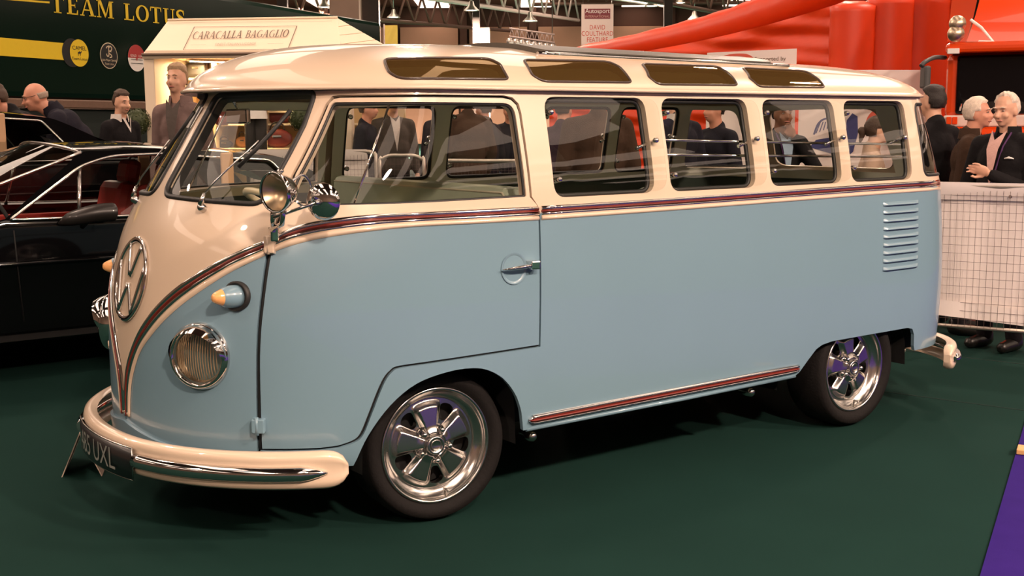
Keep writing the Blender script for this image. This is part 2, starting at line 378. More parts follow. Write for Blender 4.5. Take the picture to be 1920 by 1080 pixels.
# ---- stage lighting bar with spotlights
ld = 24; pa, pb = at(955, 68, ld), at(1040, 80, ld); t = empty('lighting_bar', pa, 0, 'aluminium lighting truss crowded with stage spotlights above the van roof', 'lighting truss')
q = pb-pa; dn = UP*.16
for o_ in (np.zeros(3), dn, HF*.16): MB().tube([o_, q+o_], .018, 6).build('bar_tube', STEELW, t)
for i in range(9):
    f = (i+.5)/9; mb = MB(); mb.tube([q*(f-.05), q*(f)+dn], .008, 5); mb.tube([q*(f)+dn, q*(f+.05)], .008, 5); mb.build('bar_lacing', STEELW, t)
for i in range(8):
    f = .03+.94*i/7; c_ = q*f-UP*.13-HF*.05; mb = MB(); mb.lathe([(.05, .1), (.075, .06), (.09, -.05), (.085, -.05), (.05, .04), (0, .05)], c_, (0.1, .5, .6), 14); sp = mb.build('spotlight', SHADE, t)
    MB().lathe([(.078, -.035), (0, -.035)], c_, (.1, .5, .6), 14).build('spotlight_glow', mat('spot_glow_bright', (1, .9, .75), .5, emit=(1, .86, .68), estr=14) if i > 2 else mat('spot_glow_dim', (.8, .7, .6), .3, emit=(1, .8, .6), estr=.5), sp)
for f in (.22, .95): MB().tube([q*f, q*f+UP*8], .012, 5).build('hanging_wire', SHADE, t)

# ================================================================== MATERIALS
CREAM = mat('cream_paint', (.68, .535, .40), .32, coat=.8, noise=.02, nscale=3)
BLUE = mat('pale_blue_paint', (.172, .284, .356), .30, coat=.8, noise=.04, nscale=2.5)
CHROME = mat('chrome', (.78, .76, .74), .07, metal=1.0, noise=.03, nscale=6)
ALU = mat('polished_alloy', (.62, .60, .57), .20, metal=1.0, noise=.06, nscale=9)
RED = mat('red_strip', (.16, .016, .010), .35, coat=.4, noise=.1)
RUBBER = mat('black_rubber', (.012, .012, .012), .55, noise=.3, nscale=30)
TYRE = mat('tyre_rubber', (.008, .007, .007), .8, spec=.2, noise=.25, nscale=40, bump=.2, bscale=90)
BLACK = mat('black_underside', (.006, .006, .006), .8, noise=.3)
GLASS = glass_mat('window_glass', (.93, .95, .93), 1.0)
SKYGL = glass_mat('tinted_skylight_glass', (.34, .24, .11), (.95, .74, .46), f0=.16, haze=((.20, .115, .035), .22))
LENSGL = glass_mat('lens_glass', (.85, .78, .68), 1.0)
LINER = mat('interior_grey_paint', (.78, .76, .65), .5, noise=.06, nscale=8)
GREENP = mat('interior_green_vinyl', (.042, .062, .048), .55, noise=.2, nscale=30, bump=.1)
SEATM = mat('grey_green_seat_vinyl', (.42, .47, .36), .48, noise=.1, nscale=14, bump=.08, bscale=60)
PIPING = mat('cream_piping', (.55, .50, .38), .5, noise=.05)
AMBER = mat('amber_lens', (.75, .20, .03), .2, coat=.6, noise=.1)
GREYV = mat('grey_sunroof_fabric', (.085, .075, .062), .40, noise=.12, nscale=60, bump=.1, bscale=400)
IVORY = mat('ivory_plastic', (.70, .60, .40), .35, noise=.04)
WHITEP = mat('white_paper', (.80, .78, .74), .6, noise=.03)
BLKPAINT = mat('black_plate', (.008, .008, .009), .3, coat=.4, noise=.2)
SILVERL = mat('silver_lettering', (.60, .58, .54), .35, metal=.7, noise=.05)

# ================================================================== VAN: body surfaces
def pchip(t, xs, ys):
    xs = np.asarray(xs, float); ys = np.asarray(ys, float); h = np.diff(xs); d = np.diff(ys)/h; n = len(xs); m = np.zeros(n)
    for i in range(1, n-1):
        m[i] = 0 if d[i-1]*d[i] <= 0 else 3*(h[i-1]+h[i])/((2*h[i]+h[i-1])/d[i-1]+(h[i]+2*h[i-1])/d[i])
    m[0] = d[0]; m[-1] = d[-1]
    t = np.clip(t, xs[0], xs[-1]); i = np.clip(np.searchsorted(xs, t, side='right')-1, 0, n-2); u = (t-xs[i])/h[i]
    return ys[i]*(1+2*u)*(1-u)**2+h[i]*m[i]*u*(1-u)**2+ys[i+1]*u*u*(3-2*u)+h[i]*m[i+1]*u*u*(u-1)
XS, XE = 0.0, 2.75
def superq(s, a_front, a_rear, wd, nf, nr):
    L = XE-XS; ph = np.clip(s, 0, 1)*PI/2; c, si = np.cos(ph), np.sin(ph); rr = (np.abs(c)**nf+np.abs(si)**nf)**(-1/nf)
    ps = np.clip(s-1-L, 0, 1.0)*PI/2; c2, s2 = np.cos(ps), np.sin(ps); r2 = (np.abs(c2)**nr+np.abs(s2)**nr)**(-1/nr)
    x = np.where(s <= 1, XS-a_front*c*rr, np.where(s <= 1+L, XS+s-1, XE+a_rear*s2*r2)); y = np.where(s <= 1, wd*si*rr, np.where(s <= 1+L, wd, wd*c2*r2))
    return x, y
def body(s, z):
    """s: 0 nose centre, 1 start of the flat side, 3.75 end of it, 4.75 tail centre (negative s: other side); z: height"""
    s = np.asarray(s, float); z = np.asarray(z, float); sg = np.where(s < 0, -1.0, 1.0); a = np.abs(s); over = np.maximum(0, a-4.75); a = np.minimum(a, 4.75)
    wd = pchip(z, [.25, .33, .6, .9, 1.16, 1.62], [.825, .845, .865, .872, .865, .785])
    xf = pchip(z, [.25, .41, .6, .763, .917, 1.074, 1.228, 1.412, 1.62], [-.905, -.915, -.912, -.901, -.872, -.828, -.75, -.638, -.512])
    n = pchip(z, [.25, 1.0, 1.2, 1.62], [2.153, 2.25, 2.087, 1.62]); xr = pchip(z, [.3, .6, 1.1, 1.62], [3.332, 3.331, 3.266, 3.066])
    x, y = superq(a, XS-xf, xr-XE, wd, n, 3.04); y = y-over*.8
    return np.stack([x, -y*sg, z+0*x], -1)
RZ0 = 1.612
def roof(s, v):
    """v: 0 at the gutter, 1 on the spine of the roof"""
    s = np.asarray(s, float); rho = 1-np.clip(np.asarray(v, float), 0, 1)**2; sg = np.where(s < 0, -1.0, 1.0); a = np.minimum(np.abs(s), 4.75)
    x, y = superq(a, .608, 3.157-XE, .805, 1.523, 2.34)
    sx = .35+(2.45-.35)*np.clip((x+.608)/(3.157+.608), 0, 1)
    X = sx+(x-sx)*rho; Y = y*rho; h = (.192-.011*(X-1.2))*np.maximum(1-rho**2.747, 0)**(1/1.654)
    return np.stack([X, -Y*sg, RZ0+h], -1)
def bnorm(s, z, F=None):
    return surf_normals(F or body, np.asarray(s, float), np.asarray(z, float))
def bpt(s, z, off=0.0, F=None):
    F = F or body; return F(s, z)+off*bnorm(s, z, F)

van = empty('camper_van', (0, 0, 0), 0, 'cream over pale blue vintage split-windscreen camper van with chrome trim on green carpet', 'van')
def part(mb, name, m, parent=van, **k): return mb.build(name, m, parent, **k)

# ------------------------------------------------------------------ outlines in (s,z)
V_TOP = [(.004, .405), (.005, .50), (.022, .594), (.077, .705), (.139, .798), (.204, .878), (.278, .949), (.403, 1.045), (.499, 1.103)]
V_BOT = [(.036, .405), (.046, .50), (.066, .573), (.112, .668), (.172, .745), (.232, .815), (.303, .888), (.412, .985), (.499, 1.046)]
D_TOP = [(.512, 1.112), (.559, 1.145), (.632, 1.166), (.746, 1.180), (.886, 1.183), (1.10, 1.182), (1.388, 1.181)]
D_BOT = [(.512, 1.054), (.559, 1.079), (.632, 1.103), (.746, 1.122), (.886, 1.132), (1.10, 1.130), (1.388, 1.128)]
S_TOP = [(1.402, 1.181), (2.0, 1.184), (2.6, 1.189), (3.26, 1.195), (3.75, 1.198), (4.75, 1.200)]
S_BOT = [(a, b-.053) for a, b in S_TOP]
vt = [tuple(q) for q in smooth_curve(V_TOP, 5)]; vb = [tuple(q) for q in smooth_curve(V_BOT, 5)]
vmid = [((a[0]+b[0])/2, (a[1]+b[1])/2) for a, b in zip(vt, vb)]
dt_, db_ = [tuple(q) for q in smooth_curve(D_TOP, 6)], [tuple(q) for q in smooth_curve(D_BOT, 6)]
dmid = [((a[0]+b[0])/2, (a[1]+b[1])/2) for a, b in zip(dt_, db_)]
WIN = []
for (a, b) in ((.470, .990), (1.080, 1.592), (1.690, 2.180), (2.252, 2.722)):
    WIN.append(rounded([(1+a, 1.588), (1+b, 1.588), (1+b, 1.207), (1+a, 1.207)], .055))
CORN = rounded([(3.865, 1.575), (4.30, 1.575), (4.34, 1.222), (3.845, 1.222)], .05)
RWIN = [(4.75, 1.565), *[tuple(q) for q in rounded([(4.75, 1.565, 0), (4.46, 1.56), (4.45, 1.235), (4.75, 1.235, 0)], .06)[1:-1]], (4.75, 1.235)]
WSH = rounded([(.032, 1.600, .03), (.496, 1.604, .035), (.490, 1.484, 0), (.464, 1.342, 0), (.447, 1.212, .04), (.032, 1.228, .05)], .04)
DGL = rounded([(.572, 1.565, .02), (1.328, 1.562, .05), (1.336, 1.216, .008), (.62, 1.211, 0), (.512, 1.222, .05), (.520, 1.31, 0)], .03)

# front upper panel: windscreen frame and cream V
left = lambda pts: [(-a, b) for a, b in reversed(pts)]
fr_edge = [(.500, 1.110), (.501, 1.315), (.548, 1.557), (.568, 1.587), (.60, 1.5905)]
outer = [*vmid[1:], *fr_edge, (.60, 1.616), (-.60, 1.616), *left(fr_edge), *left(vmid[1:])]
vanf = panel('nose_cream_panel', body, outer, [WSH, WSH*np.array([-1, 1])], CREAM, van, .035)
# nose blue panels
ap = [(.500, .338), (.35, .332), (.17, .358), (.002, .385)]
nb = [(a, b) for a, b in vmid]+[(.500, 1.02), (.500, .7)]+ap
for mi in (False, True): panel('nose_blue_panel', body, nb, [], BLUE, van, .035, mirror=mi)
# lower apron lip below the nose panels
for mi in (False, True): panel('front_apron', body, [(0, .385), (.17, .358), (.35, .332), (.5, .338), (.5, .30), (.35, .29), (.17, .30), (0, .32)], [], BLUE, van, .05, off=.012, mirror=mi)
# side panels behind the doors
smc = lambda p: [tuple(q) for q in smooth_curve(p, 4)]
farch = [(1.330, .318), (1.322, .36), (1.310, .41), (1.279, .475), (1.221, .541), (1.145, .584), (1.068, .599), (.976, .597), (.891, .569), (.824, .502), (.770, .400), (.735, .29)]
farch = [tuple(q) for q in smooth_curve(farch, 4)]
rarch = [(3.83, .335), (3.818, .36), (3.806, .42), (3.785, .452), (3.74, .462), (3.4, .462), (3.15, .461), (3.08, .452), (3.04, .436), (2.99, .392), (2.935, .338), (2.905, .322)]
dbot = [(.507, .357), (.654, .357), *smc([(.700, .362), (.738, .378), (.758, .405), (.777, .475), (.798, .553), (.813, .598), (.828, .622), (.850, .634), (.946, .638)]), (1.144, .639), (1.397, .641)]
lowside = [(1.397, 1.150), *[((a[0]+b[0])/2, (a[1]+b[1])/2) for a, b in zip(S_TOP, S_BOT)], (4.75, .36), (4.2, .335), *rarch, *farch, (.5, .285), *dbot]
upside = [(.60, 1.616), (.60, 1.5905), (1.285, 1.5905), (1.325, 1.583), (1.350, 1.560), (1.357, 1.525), (1.362, 1.215), (1.388, 1.180), (1.397, 1.150), *[((a[0]+b[0])/2, (a[1]+b[1])/2) for a, b in zip(S_TOP, S_BOT)], (4.75, 1.235), *list(reversed(RWIN))[1:-1], (4.75, 1.565), (4.75, 1.616)]
for mi in (False, True):
    panel('side_blue_panel', body, lowside, [], BLUE, van, .05, mirror=mi)
    panel('side_cream_panel', body, upside, WIN+[CORN], CREAM, van, .035, mirror=mi, rim=.012)
# interior liner: grey posts round the windows, dark green boards below
for mi in (False, True):
    panel('window_surround', body, [(.60, 1.60), (1.41, 1.60), (4.75, 1.60), (4.75, 1.575), (4.44, 1.57), (4.43, 1.225), (4.75, 1.225), (4.75, 1.17), (1.41, 1.17), (1.41, 1.58), (.62, 1.59)], WIN+[CORN], LINER, van, .06, off=-.04, rim=0, mirror=mi, inward=True)
    panel('trim_board', body, [(1.41, 1.165), (4.75, 1.165), (4.75, .40), (3.85, .40), (3.8, .5), (3.1, .5), (2.95, .36), (1.41, .36)], [], GREENP, van, .12, off=-.035, rim=0, mirror=mi, inward=True)

def band(loop, o0, o1, F=None):
    mb = MB(); a = bpt(loop[:, 0], loop[:, 1], o0, F); b = bpt(loop[:, 0], loop[:, 1], o1, F); n = len(a)
    return mb.add(list(a)+list(b), [(i, (i+1) % n, n+(i+1) % n, n+i) for i in range(n)], True)
def seal(loop, off, r, name, m, parent, mi=False, F=None, n=6, push=0):
    L = resample(loop, .03); P = bpt(L[:, 0], L[:, 1], off, F)
    return MB().tube(P, r, n, closed=True).build(name, m, parent, flipy=mi)
def shrink(loop, d):
    c = loop.mean(0); L = np.array(loop); nx = np.roll(L, -1, 0)-np.roll(L, 1, 0); nn = np.stack([nx[:, 1], -nx[:, 0]], 1); nn /= np.maximum(np.linalg.norm(nn, axis=1, keepdims=True), 1e-9)
    sgn = np.sign(((L-c)*nn).sum()); return L-nn*sgn*d

# windscreens: rubber seal, glass
for mi in (False, True):
    g = panel('windscreen_pane', body, shrink(WSH, .004), [], GLASS, van, .05, off=-.008, rim=0, mirror=mi)
    seal(WSH, -.002, .0105, 'windscreen_seal', RUBBER, g, mi)
    band(resample(WSH, .03), -.004, -.05).build('windscreen_reveal', RUBBER, g, flipy=mi)
# rear window
for mi in (False, True):
    panel('rear_window_pane', body, np.array(RWIN), [], GLASS, van, .06, off=-.008, rim=0, mirror=mi)
# side windows: opening reveal, inner seal, hinged pane standing slightly open, hinge screws and latch
for mi in (False, True):
    for k, wl in enumerate(WIN):
        s0, s1 = wl[:, 0].min(), wl[:, 0].max()
        band(resample(wl, .03), -.011, -.042).build('window_reveal', CREAM, van, flipy=mi)
        seal(shrink(wl, .008), -.030, .009, 'window_seal', RUBBER, van, mi)
        ext = .052
        pl = rounded([(s0+.004, 1.582), (s1+ext, 1.582), (s1+ext, 1.213), (s0+.004, 1.213)], .065)
        if k == 3: pl = rounded([(s0+.004, 1.582), (s1-.004, 1.582), (s1-.004, 1.213), (s0+.004, 1.213)], .055)
        def FP(s, z, s0=s0, k=k):
            s = np.asarray(s, float); z = np.asarray(z, float); n = bnorm(s, z); o = (-.006+.050*(s-s0)) if k < 3 else -.008+0*s
            return body(s, z)+n*np.asarray(o)[..., None]
        pane = panel('window_pane', FP, pl, [], GLASS, van, .09, rim=.004, mirror=mi)
        for zz in (1.530, 1.275):
            q = FP(s0+.032, zz); n = bnorm(s0+.032, zz); MB().lathe([(.0, .012), (.007, .011), (.0105, .006), (.0115, 0), (.0115, -.03), (0, -.03)], q, n, 12).build('hinge_screw', CHROME, pane, flipy=mi)
        if k < 4:
            zz = 1.412; se = s1+(.012 if k < 3 else -.02); q = FP(se, zz); n = bnorm(se, zz); mb = MB()
            mb.lathe([(.0, .014), (.009, .012), (.0125, .005), (.0125, -.004), (.007, -.008), (.006, -.03), (.011, -.034), (.011, -.044), (0, -.046)], q, n, 12)
            mb.tube([q-n*.036, q-n*.046+np.array([-.03, 0, -.012]), q-n*.05+np.array([-.062, 0, -.022])], [.007, .006, .008], 8)
            mb.build('window_latch', CHROME, pane, flipy=mi)
    panel('corner_window_pane', body, shrink(CORN, .003), [], GLASS, van, .05, off=-.006, rim=0, mirror=mi)
    seal(CORN, -.004, .009, 'corner_window_seal', RUBBER, van, mi)
    band(resample(CORN, .03), -.008, -.042).build('corner_window_reveal', CREAM, van, flipy=mi)
    # guard bars inside the rear windows of the near side
    for z0, z1 in (((1.418, 1.375), (1.357, 1.315)) if not mi else ()):
        MB().tube([(1.04, -.775, z0), (1.7, -.775, (z0+z1)/2+.004), (2.78, -.775, z1)], .0058, 8).build('window_guard_bar', CHROME, van, flipy=mi)

# ------------------------------------------------------------------ cab doors
for mi in (False, True):
    door = MB()  # blue lower skin is the door's own mesh; everything else hangs from it
    dlow = [(.513, .366), (.654, .366), *smc([(.697, .371), (.731, .386), (.749, .409), (.768, .477), (.789, .556), (.805, .603), (.822, .630), (.846, .643), (.946, .647)]), (1.144, .648), (1.389, .650)]
    low = [*dlow, (1.389, .9), (1.389, 1.15), *reversed(dmid), (.513, 1.06), (.510, .7)]
    dl = panel('cab_door_skin', body, low, [], BLUE, van, .045, mirror=mi)
    up = [*dmid, (1.389, 1.172), (1.381, 1.186), (1.352, 1.214), (1.346, 1.52), (1.338, 1.555), (1.315, 1.574), (1.28, 1.580), (.60, 1.580), (.578, 1.576), (.562, 1.560), (.514, 1.317), (.511, 1.12)]
    du = panel('door_window_frame', body, up, [DGL], CREAM, dl, .035, mirror=mi)
    g = panel('door_glass', body, shrink(DGL, .003), [], GLASS, dl, .06, off=-.02, rim=0, mirror=mi)
    seal(shrink(DGL, .002), -.012, .006, 'door_glass_seal', RUBBER, dl, mi)
    band(resample(DGL, .03), -.014, -.045).build('door_reveal', CREAM, dl, flipy=mi)
    panel('door_lining', body, [(.53, 1.20), (1.37, 1.20), (1.37, .66), (.86, .66), (.80, .60), (.74, .4), (.53, .4)], [], GREENP, dl, .1, off=-.05, rim=0, mirror=mi, inward=True)
    panel('door_inner_frame', body, [(.515, 1.20), (1.372, 1.20), (1.372, 1.57), (1.32, 1.6), (.60, 1.6), (.55, 1.57), (.512, 1.32)], [DGL], LINER, dl, .06, off=-.045, rim=0, mirror=mi, inward=True)
    panel('door_top_rail', body, [(.53, 1.205), (1.372, 1.205), (1.372, 1.165), (.53, 1.165)], [], IVORY, dl, .1, off=-.055, rim=0, mirror=mi, inward=True)
    # quarter-light divider
    a, b = bpt(.79, 1.562, -.022), bpt(.70, 1.213, -.022)
    MB().tube([a, b], .0045, 6).build('quarter_light_divider', CHROME, dl, flipy=mi)
    # handle: dished recess, push-button block and grip
    q = bpt(1.268, .953); n = bnorm(1.268, .953)
    MB().lathe([(.060, .0015), (.052, .001), (.045, -.006), (.030, -.018), (0, -.024)], q+n*.0022, n, 28).build('handle_dish', BLUE, dl, flipy=mi)
    mb = MB(); mb.tube([bpt(1.345, .961, .024), bpt(1.30, .960, .030), bpt(1.25, .957, .028), bpt(1.205, .954, .016)], [.010, .0105, .009, .003], 10, flat=.75)
    mb.build('door_handle', CHROME, dl, flipy=mi)
    mb = MB(); mb.box(bpt(1.346, .962, .018), (.042, .040, .034), bev=.006); mb.build('handle_block', CHROME, dl, flipy=mi)
    # hinges
    for sz, sw in ((.454, .040), (1.075, .036)):
        q = bpt(.508, sz, .012); n = bnorm(.508, sz); t = np.cross([0, 0, 1], n); t /= np.linalg.norm(t)
        mb = MB(); mb.box(q, (.046, .026, .050) if sz < .8 else (.036, .028, .060), [t, n, np.array([0, 0, 1.])], bev=.004); mb.tube([q+n*.008-t*.004+[0, 0, -.032], q+n*.008-t*.004+[0, 0, .032]], .007, 8)
        mb.build('door_hinge', BLUE if sz < .8 else CREAM, dl, flipy=mi)

# dark cavity behind the door gaps: recessed frame strips
for mi in (False, True):
    for pts in ([(.505, .36), (.505, 1.11), (.506, 1.315), (.555, 1.559), (.585, 1.585), (1.30, 1.585), (1.344, 1.555), (1.353, 1.52), (1.357, 1.215), (1.392, 1.17), (1.393, .645), *smc([(.946, .6425), (.85, .6385), (.825, .626), (.809, .600), (.793, .555), (.772, .476), (.753, .407), (.735, .382), (.70, .3665)]), (.505, .361)],):
        L = resample(np.array(pts), .04)
        P = bpt(L[:, 0], L[:, 1], -.026); MB().tube(P, .014, 6, closed=True).build('door_rebate', RUBBER, van, flipy=mi)

# ------------------------------------------------------------------ waistline mouldings (chrome, red, chrome, cream), per panel
def strip(top, bot, f0, f1, h, name, m, mi, parent=van, base=.001):
    A = np.array([tuple(q) for q in smooth_curve(top, 6)]); B = np.array([tuple(q) for q in smooth_curve(bot, 6)]); K = 6; n = len(A); rows = []
    for k in range(K+1):
        u = k/K; f = f0+(f1-f0)*u; C = A+(B-A)*f; o = base+h*math.sin(PI*u)**.55; rows.append(bpt(C[:, 0], C[:, 1], o))
    vs = [rows[k][i] for i in range(n) for k in range(K+1)]; fs = [(i*(K+1)+k, (i+1)*(K+1)+k, (i+1)*(K+1)+k+1, i*(K+1)+k+1) for i in range(n-1) for k in range(K)]
    mb = MB(); mb.add(vs, fs, True); mb.f += [tuple(range(K+1)), tuple((n-1)*(K+1)+k for k in range(K, -1, -1))]; mb.smooth += [False, False]
    return mb.build(name, m, parent, flipy=mi)
for mi in (False, True):
    for top, bot in ((V_TOP, V_BOT), (D_TOP, D_BOT), (S_TOP, S_BOT)):
        strip(top, bot, .04, .36, .007, 'chrome_moulding', CHROME, mi)
        strip(top, bot, .34, .48, .009, 'red_moulding_insert', RED, mi)
        strip(top, bot, .46, .72, .007, 'chrome_moulding', CHROME, mi)
        strip(top, bot, .72, 1.05, .007, 'cream_moulding', CREAM, mi)
    ST = [(1.352, .362), (1.375, .372), (1.45, .376), (2.2, .378), (2.86, .379), (2.90, .372)]; SB = [(1.352, .352), (1.375, .340), (1.45, .336), (2.2, .338), (2.86, .340), (2.90, .350)]
    strip(ST, SB, 0, .42, .012, 'sill_chrome_strip', CHROME, mi); strip(ST, SB, .40, .66, .014, 'sill_red_insert', RED, mi); strip(ST, SB, .64, 1.0, .012, 'sill_chrome_strip', CHROME, mi)
    mb = MB(); mb.tube([(.35, -.835, .318), (1.2, -.838, .318), (1.91, -.838, .322)], .010, 6); mb.build('sill_flange', BLUE, van, flipy=mi)
    for xj in (.42, 1.678): mb = MB(); mb.lathe([(0, .03), (.012, .028), (.02, .018), (.022, 0), (.02, -.05), (0, -.05)], (xj, -.77, .268), (0, -1, 0), 12); mb.build('jacking_socket', ALU, van, flipy=mi)

# ------------------------------------------------------------------ roof
SK = []
for pts in ([(.75, .858, .03), (1.205, .822, .05), (1.262, .885, .02), (1.297, .978, .03), (.845, .983, .04), (.80, .958, .02)],
            [(1.382, .820, .03), (1.868, .788, .05), (1.903, .862, .02), (1.918, .978, .03), (1.462, .983, .04), (1.412, .955, .02)],
            [(2.066, .802, .03), (2.575, .782, .05), (2.566, .872, .02), (2.540, .978, .03), (2.062, .983, .04), (2.030, .945, .02)],
            [(2.748, .792, .03), (3.215, .795, .05), (3.175, .885, .02), (3.128, .978, .03), (2.676, .983, .04), (2.662, .930, .02)]):
    SK.append(rounded([(a, math.sqrt(1-b), r_) for a, b, r_ in pts], .03))
ring_out = [(float(s), 0.0) for s in np.linspace(0, 4.75, 90)]
for mi in (False, True):
    panel('roof_panel', roof, ring_out+[(4.75, 1.0), (0, 1.0)], SK, CREAM, van, .045, rim=.0, mirror=mi)
    panel('headlining', roof, [(float(s), .10) for s in np.linspace(0, 4.75, 60)]+[(4.75, 1.0), (0, 1.0)], [shrink(q, .0) for q in SK], LINER, van, .09, off=-.03, rim=0, mirror=mi, inward=True)
    for q in SK:
        pn = panel('skylight_pane', roof, shrink(q, .002), [], SKYGL, van, .06, off=.0, rim=0, mirror=mi)
        L = resample(q, .03); P = bpt(L[:, 0], L[:, 1], .001, roof); MB().tube(P, .0055, 6, closed=True).build('skylight_seal', mat('brown_rubber', (.035, .018, .010), .4, coat=.3, noise=.2), pn, flipy=mi)
        band(L, -.002, -.032, roof).build('skylight_reveal', mat('brown_rubber', ()), pn, flipy=mi)
# rain gutter: a lip all round the roof
gs = np.concatenate([np.linspace(0, 4.75, 110), -np.linspace(4.75, 0, 110)[1:-1]]); ed = roof(gs, np.full(len(gs), 0.0)); nb_ = ed.copy(); ce = np.array([1.2, 0, RZ0])
dirs = np.gradient(np.concatenate([ed[-1:], ed, ed[:1]]), axis=0)[1:-1]; on = np.stack([dirs[:, 1], -dirs[:, 0], 0*dirs[:, 0]], 1); on /= np.linalg.norm(on, axis=1, keepdims=True)
on *= np.sign((on*(ed-ce)).sum(1, keepdims=True))
prof = [(-.006, .016), (.004, .010), (.010, .007), (.012, .002), (.009, -.003), (0.0, -.004), (-.045, .001)]
mb = MB(); n = len(ed)
vs = [ed[i]+on[i]*a+np.array([0, 0, b]) for i in range(n) for a, b in prof]; m_ = len(prof)
mb.add(vs, [(i*m_+k, ((i+1) % n)*m_+k, ((i+1) % n)*m_+k+1, i*m_+k+1) for i in range(n) for k in range(m_-1)], True)
part(mb, 'rain_gutter', CREAM)
# soffit closing roof to body
mb = MB(); bd = body(gs, np.full(len(gs), 1.612)); vs = [*list(ed+np.array([0, 0, -.006])), *list(bd+np.array([0, 0, -.004]))]
mb.add(vs, [(i, (i+1) % n, n+(i+1) % n, n+i) for i in range(n)], True); part(mb, 'roof_soffit', CREAM)
# sliding fabric sunroof
def FS(x, y):
    """panel over the crown of the roof; x,y plan"""
    x = np.asarray(x, float); y = np.asarray(y, float); h = (.192-.011*(x-1.2))*np.maximum(1-np.abs(y/.805)**2.747, 0)**(1/1.654)
    return np.stack([x, y, RZ0+h], -1)
panel('sunroof_cover', FS, rounded([(.62, -.57), (2.04, -.57), (2.04, .57), (.62, .57)], .08), [], GREYV, van, .07, off=.020, rim=.028)
for yy in (-.59, .59): part(MB().tube([FS(x, yy)+np.array([0, 0, .008]) for x in np.linspace(.60, 2.10, 14)], .010, 6), 'sunroof_rail', CHROME)

# ------------------------------------------------------------------ emblem on the nose
EZ, ER = .917, .146
def emb(a, b, off):
    q = bpt(a/(.872*PI/2), EZ+b, off); f = bpt(0.0, EZ+b, off); f = np.array([f[0], -a, f[2]]); return f*.35+q*.65
mb = MB(); mb.tube([emb(ER*math.cos(t), ER*math.sin(t), .004) for t in np.linspace(0, 2*PI, 64, endpoint=False)], .0115, 10, closed=True, flat=.55)
def bar(mb, a0, b0, a1, b1, wd=.0125):
    P = [emb(a0+(a1-a0)*t, b0+(b1-b0)*t, .004) for t in np.linspace(0, 1, 7)]; mb.tube(P, wd*.86, 8, flat=.55, up=(-1, 0, 0))
k = ER*.97
for sg in (-1, 1):
    bar(mb, sg*k*math.cos(1.13), k*math.sin(1.13), sg*.006, .012)             # V
    bar(mb, sg*k*math.cos(.42), k*math.sin(.42), sg*k*math.cos(-1.08), k*math.sin(-1.08))   # outer W
    bar(mb, sg*k*math.cos(-1.08), k*math.sin(-1.08), sg*.006, -.018)          # inner W
part(mb, 'round_chrome_emblem', CHROME)

# ------------------------------------------------------------------ headlamps, indicators
for mi in (False, True):
    c = np.array([-.790, -.463, .688]); ax = np.array([-.81, -.585, .0]); ax /= np.linalg.norm(ax); t = np.cross([0, 0, 1], ax); t /= np.linalg.norm(t)
    hl = MB().lathe([(.118, -.03), (.120, .0), (.119, .016), (.112, .030), (.104, .036), (.098, .034), (.094, .026), (.092, .016)], c, ax, 48).build('headlamp_rim', CHROME, van, flipy=mi)
    MB().lathe([(.116, -.07), (.117, -.03), (.116, -.005)], c, ax, 40).build('headlamp_bowl', BLUE, hl, flipy=mi)
    MB().lathe([(.092, .018), (.07, -.012), (.045, -.035), (.015, -.045), (0, -.045)], c, ax, 32).build('headlamp_reflector', mat('reflector', (.75, .68, .58), .32, metal=1), hl, flipy=mi)
    MB().ell(c+ax*-.015, (.016, .016, .016)).build('headlamp_bulb', mat('bulb_glass', (.7, .45, .2), .1, coat=.5), hl, flipy=mi)
    mb = MB(); NR = 44
    mb.lathe([(.095, .022), (.085, .030), (.06, .038), (.03, .042), (0, .043)], c, ax, 40); mb.build('headlamp_lens', LENSGL, hl, flipy=mi)
    mb = MB()
    for i in range(-8, 9):
        xx = i*.0095; hh = math.sqrt(max(0, .088**2-xx*xx)); z0, z1 = (-hh*.95, hh*.95)
        P = [c+t*xx+np.array([0, 0, zz])+ax*(.043-.021*((xx*xx+zz*zz)/.095**2)-.0015) for zz in np.linspace(z0, z1, 8)]
        mb.tube(P, .0017, 5)
    mb.build('lens_flute', mat('lens_flute_glass', (.45, .36, .27), .15, coat=.5, noise=.1), hl, flipy=mi)
    # visor (eyebrow) over the upper half of the lamp
    mb = MB()
    def vis(u, v):
        a = PI*(-.03+1.06*u); r = .114-.008*v*v; ext = .026+(.050*max(0, math.sin(a))**.6)*v
        return c+ax*ext+t*(r*math.cos(a))+np.array([0, 0, 1])*(r*math.sin(a)-.014*v)
    mb.grid(vis, 30, 6); mb.build('headlamp_visor', CHROME, hl, flipy=mi)
    # indicator
    c2 = bpt(.440, .903, -.012); a2 = np.array([-.985, -.12, .03]); a2 /= np.linalg.norm(a2)
    tsg = MB().lathe([(.040, .0), (.0415, .012), (.039, .034), (.034, .060), (.029, .068)], c2, a2, 28).build('indicator_housing', BLUE, van, flipy=mi)
    nn = bnorm(.440, .903); MB().lathe([(.052, -.008), (.052, .010), (.044, .013), (.040, .006)], c2+nn*.012, nn*.7+a2*.3, 28).build('indicator_gasket', RUBBER, tsg, flipy=mi)
    MB().lathe([(.029, .067), (.025, .078), (.017, .094), (.010, .101), (0, .103)], c2, a2, 24).build('indicator_lens', mat('clear_amber_lens', (.85, .42, .16), .12, coat=.6), tsg, flipy=mi)

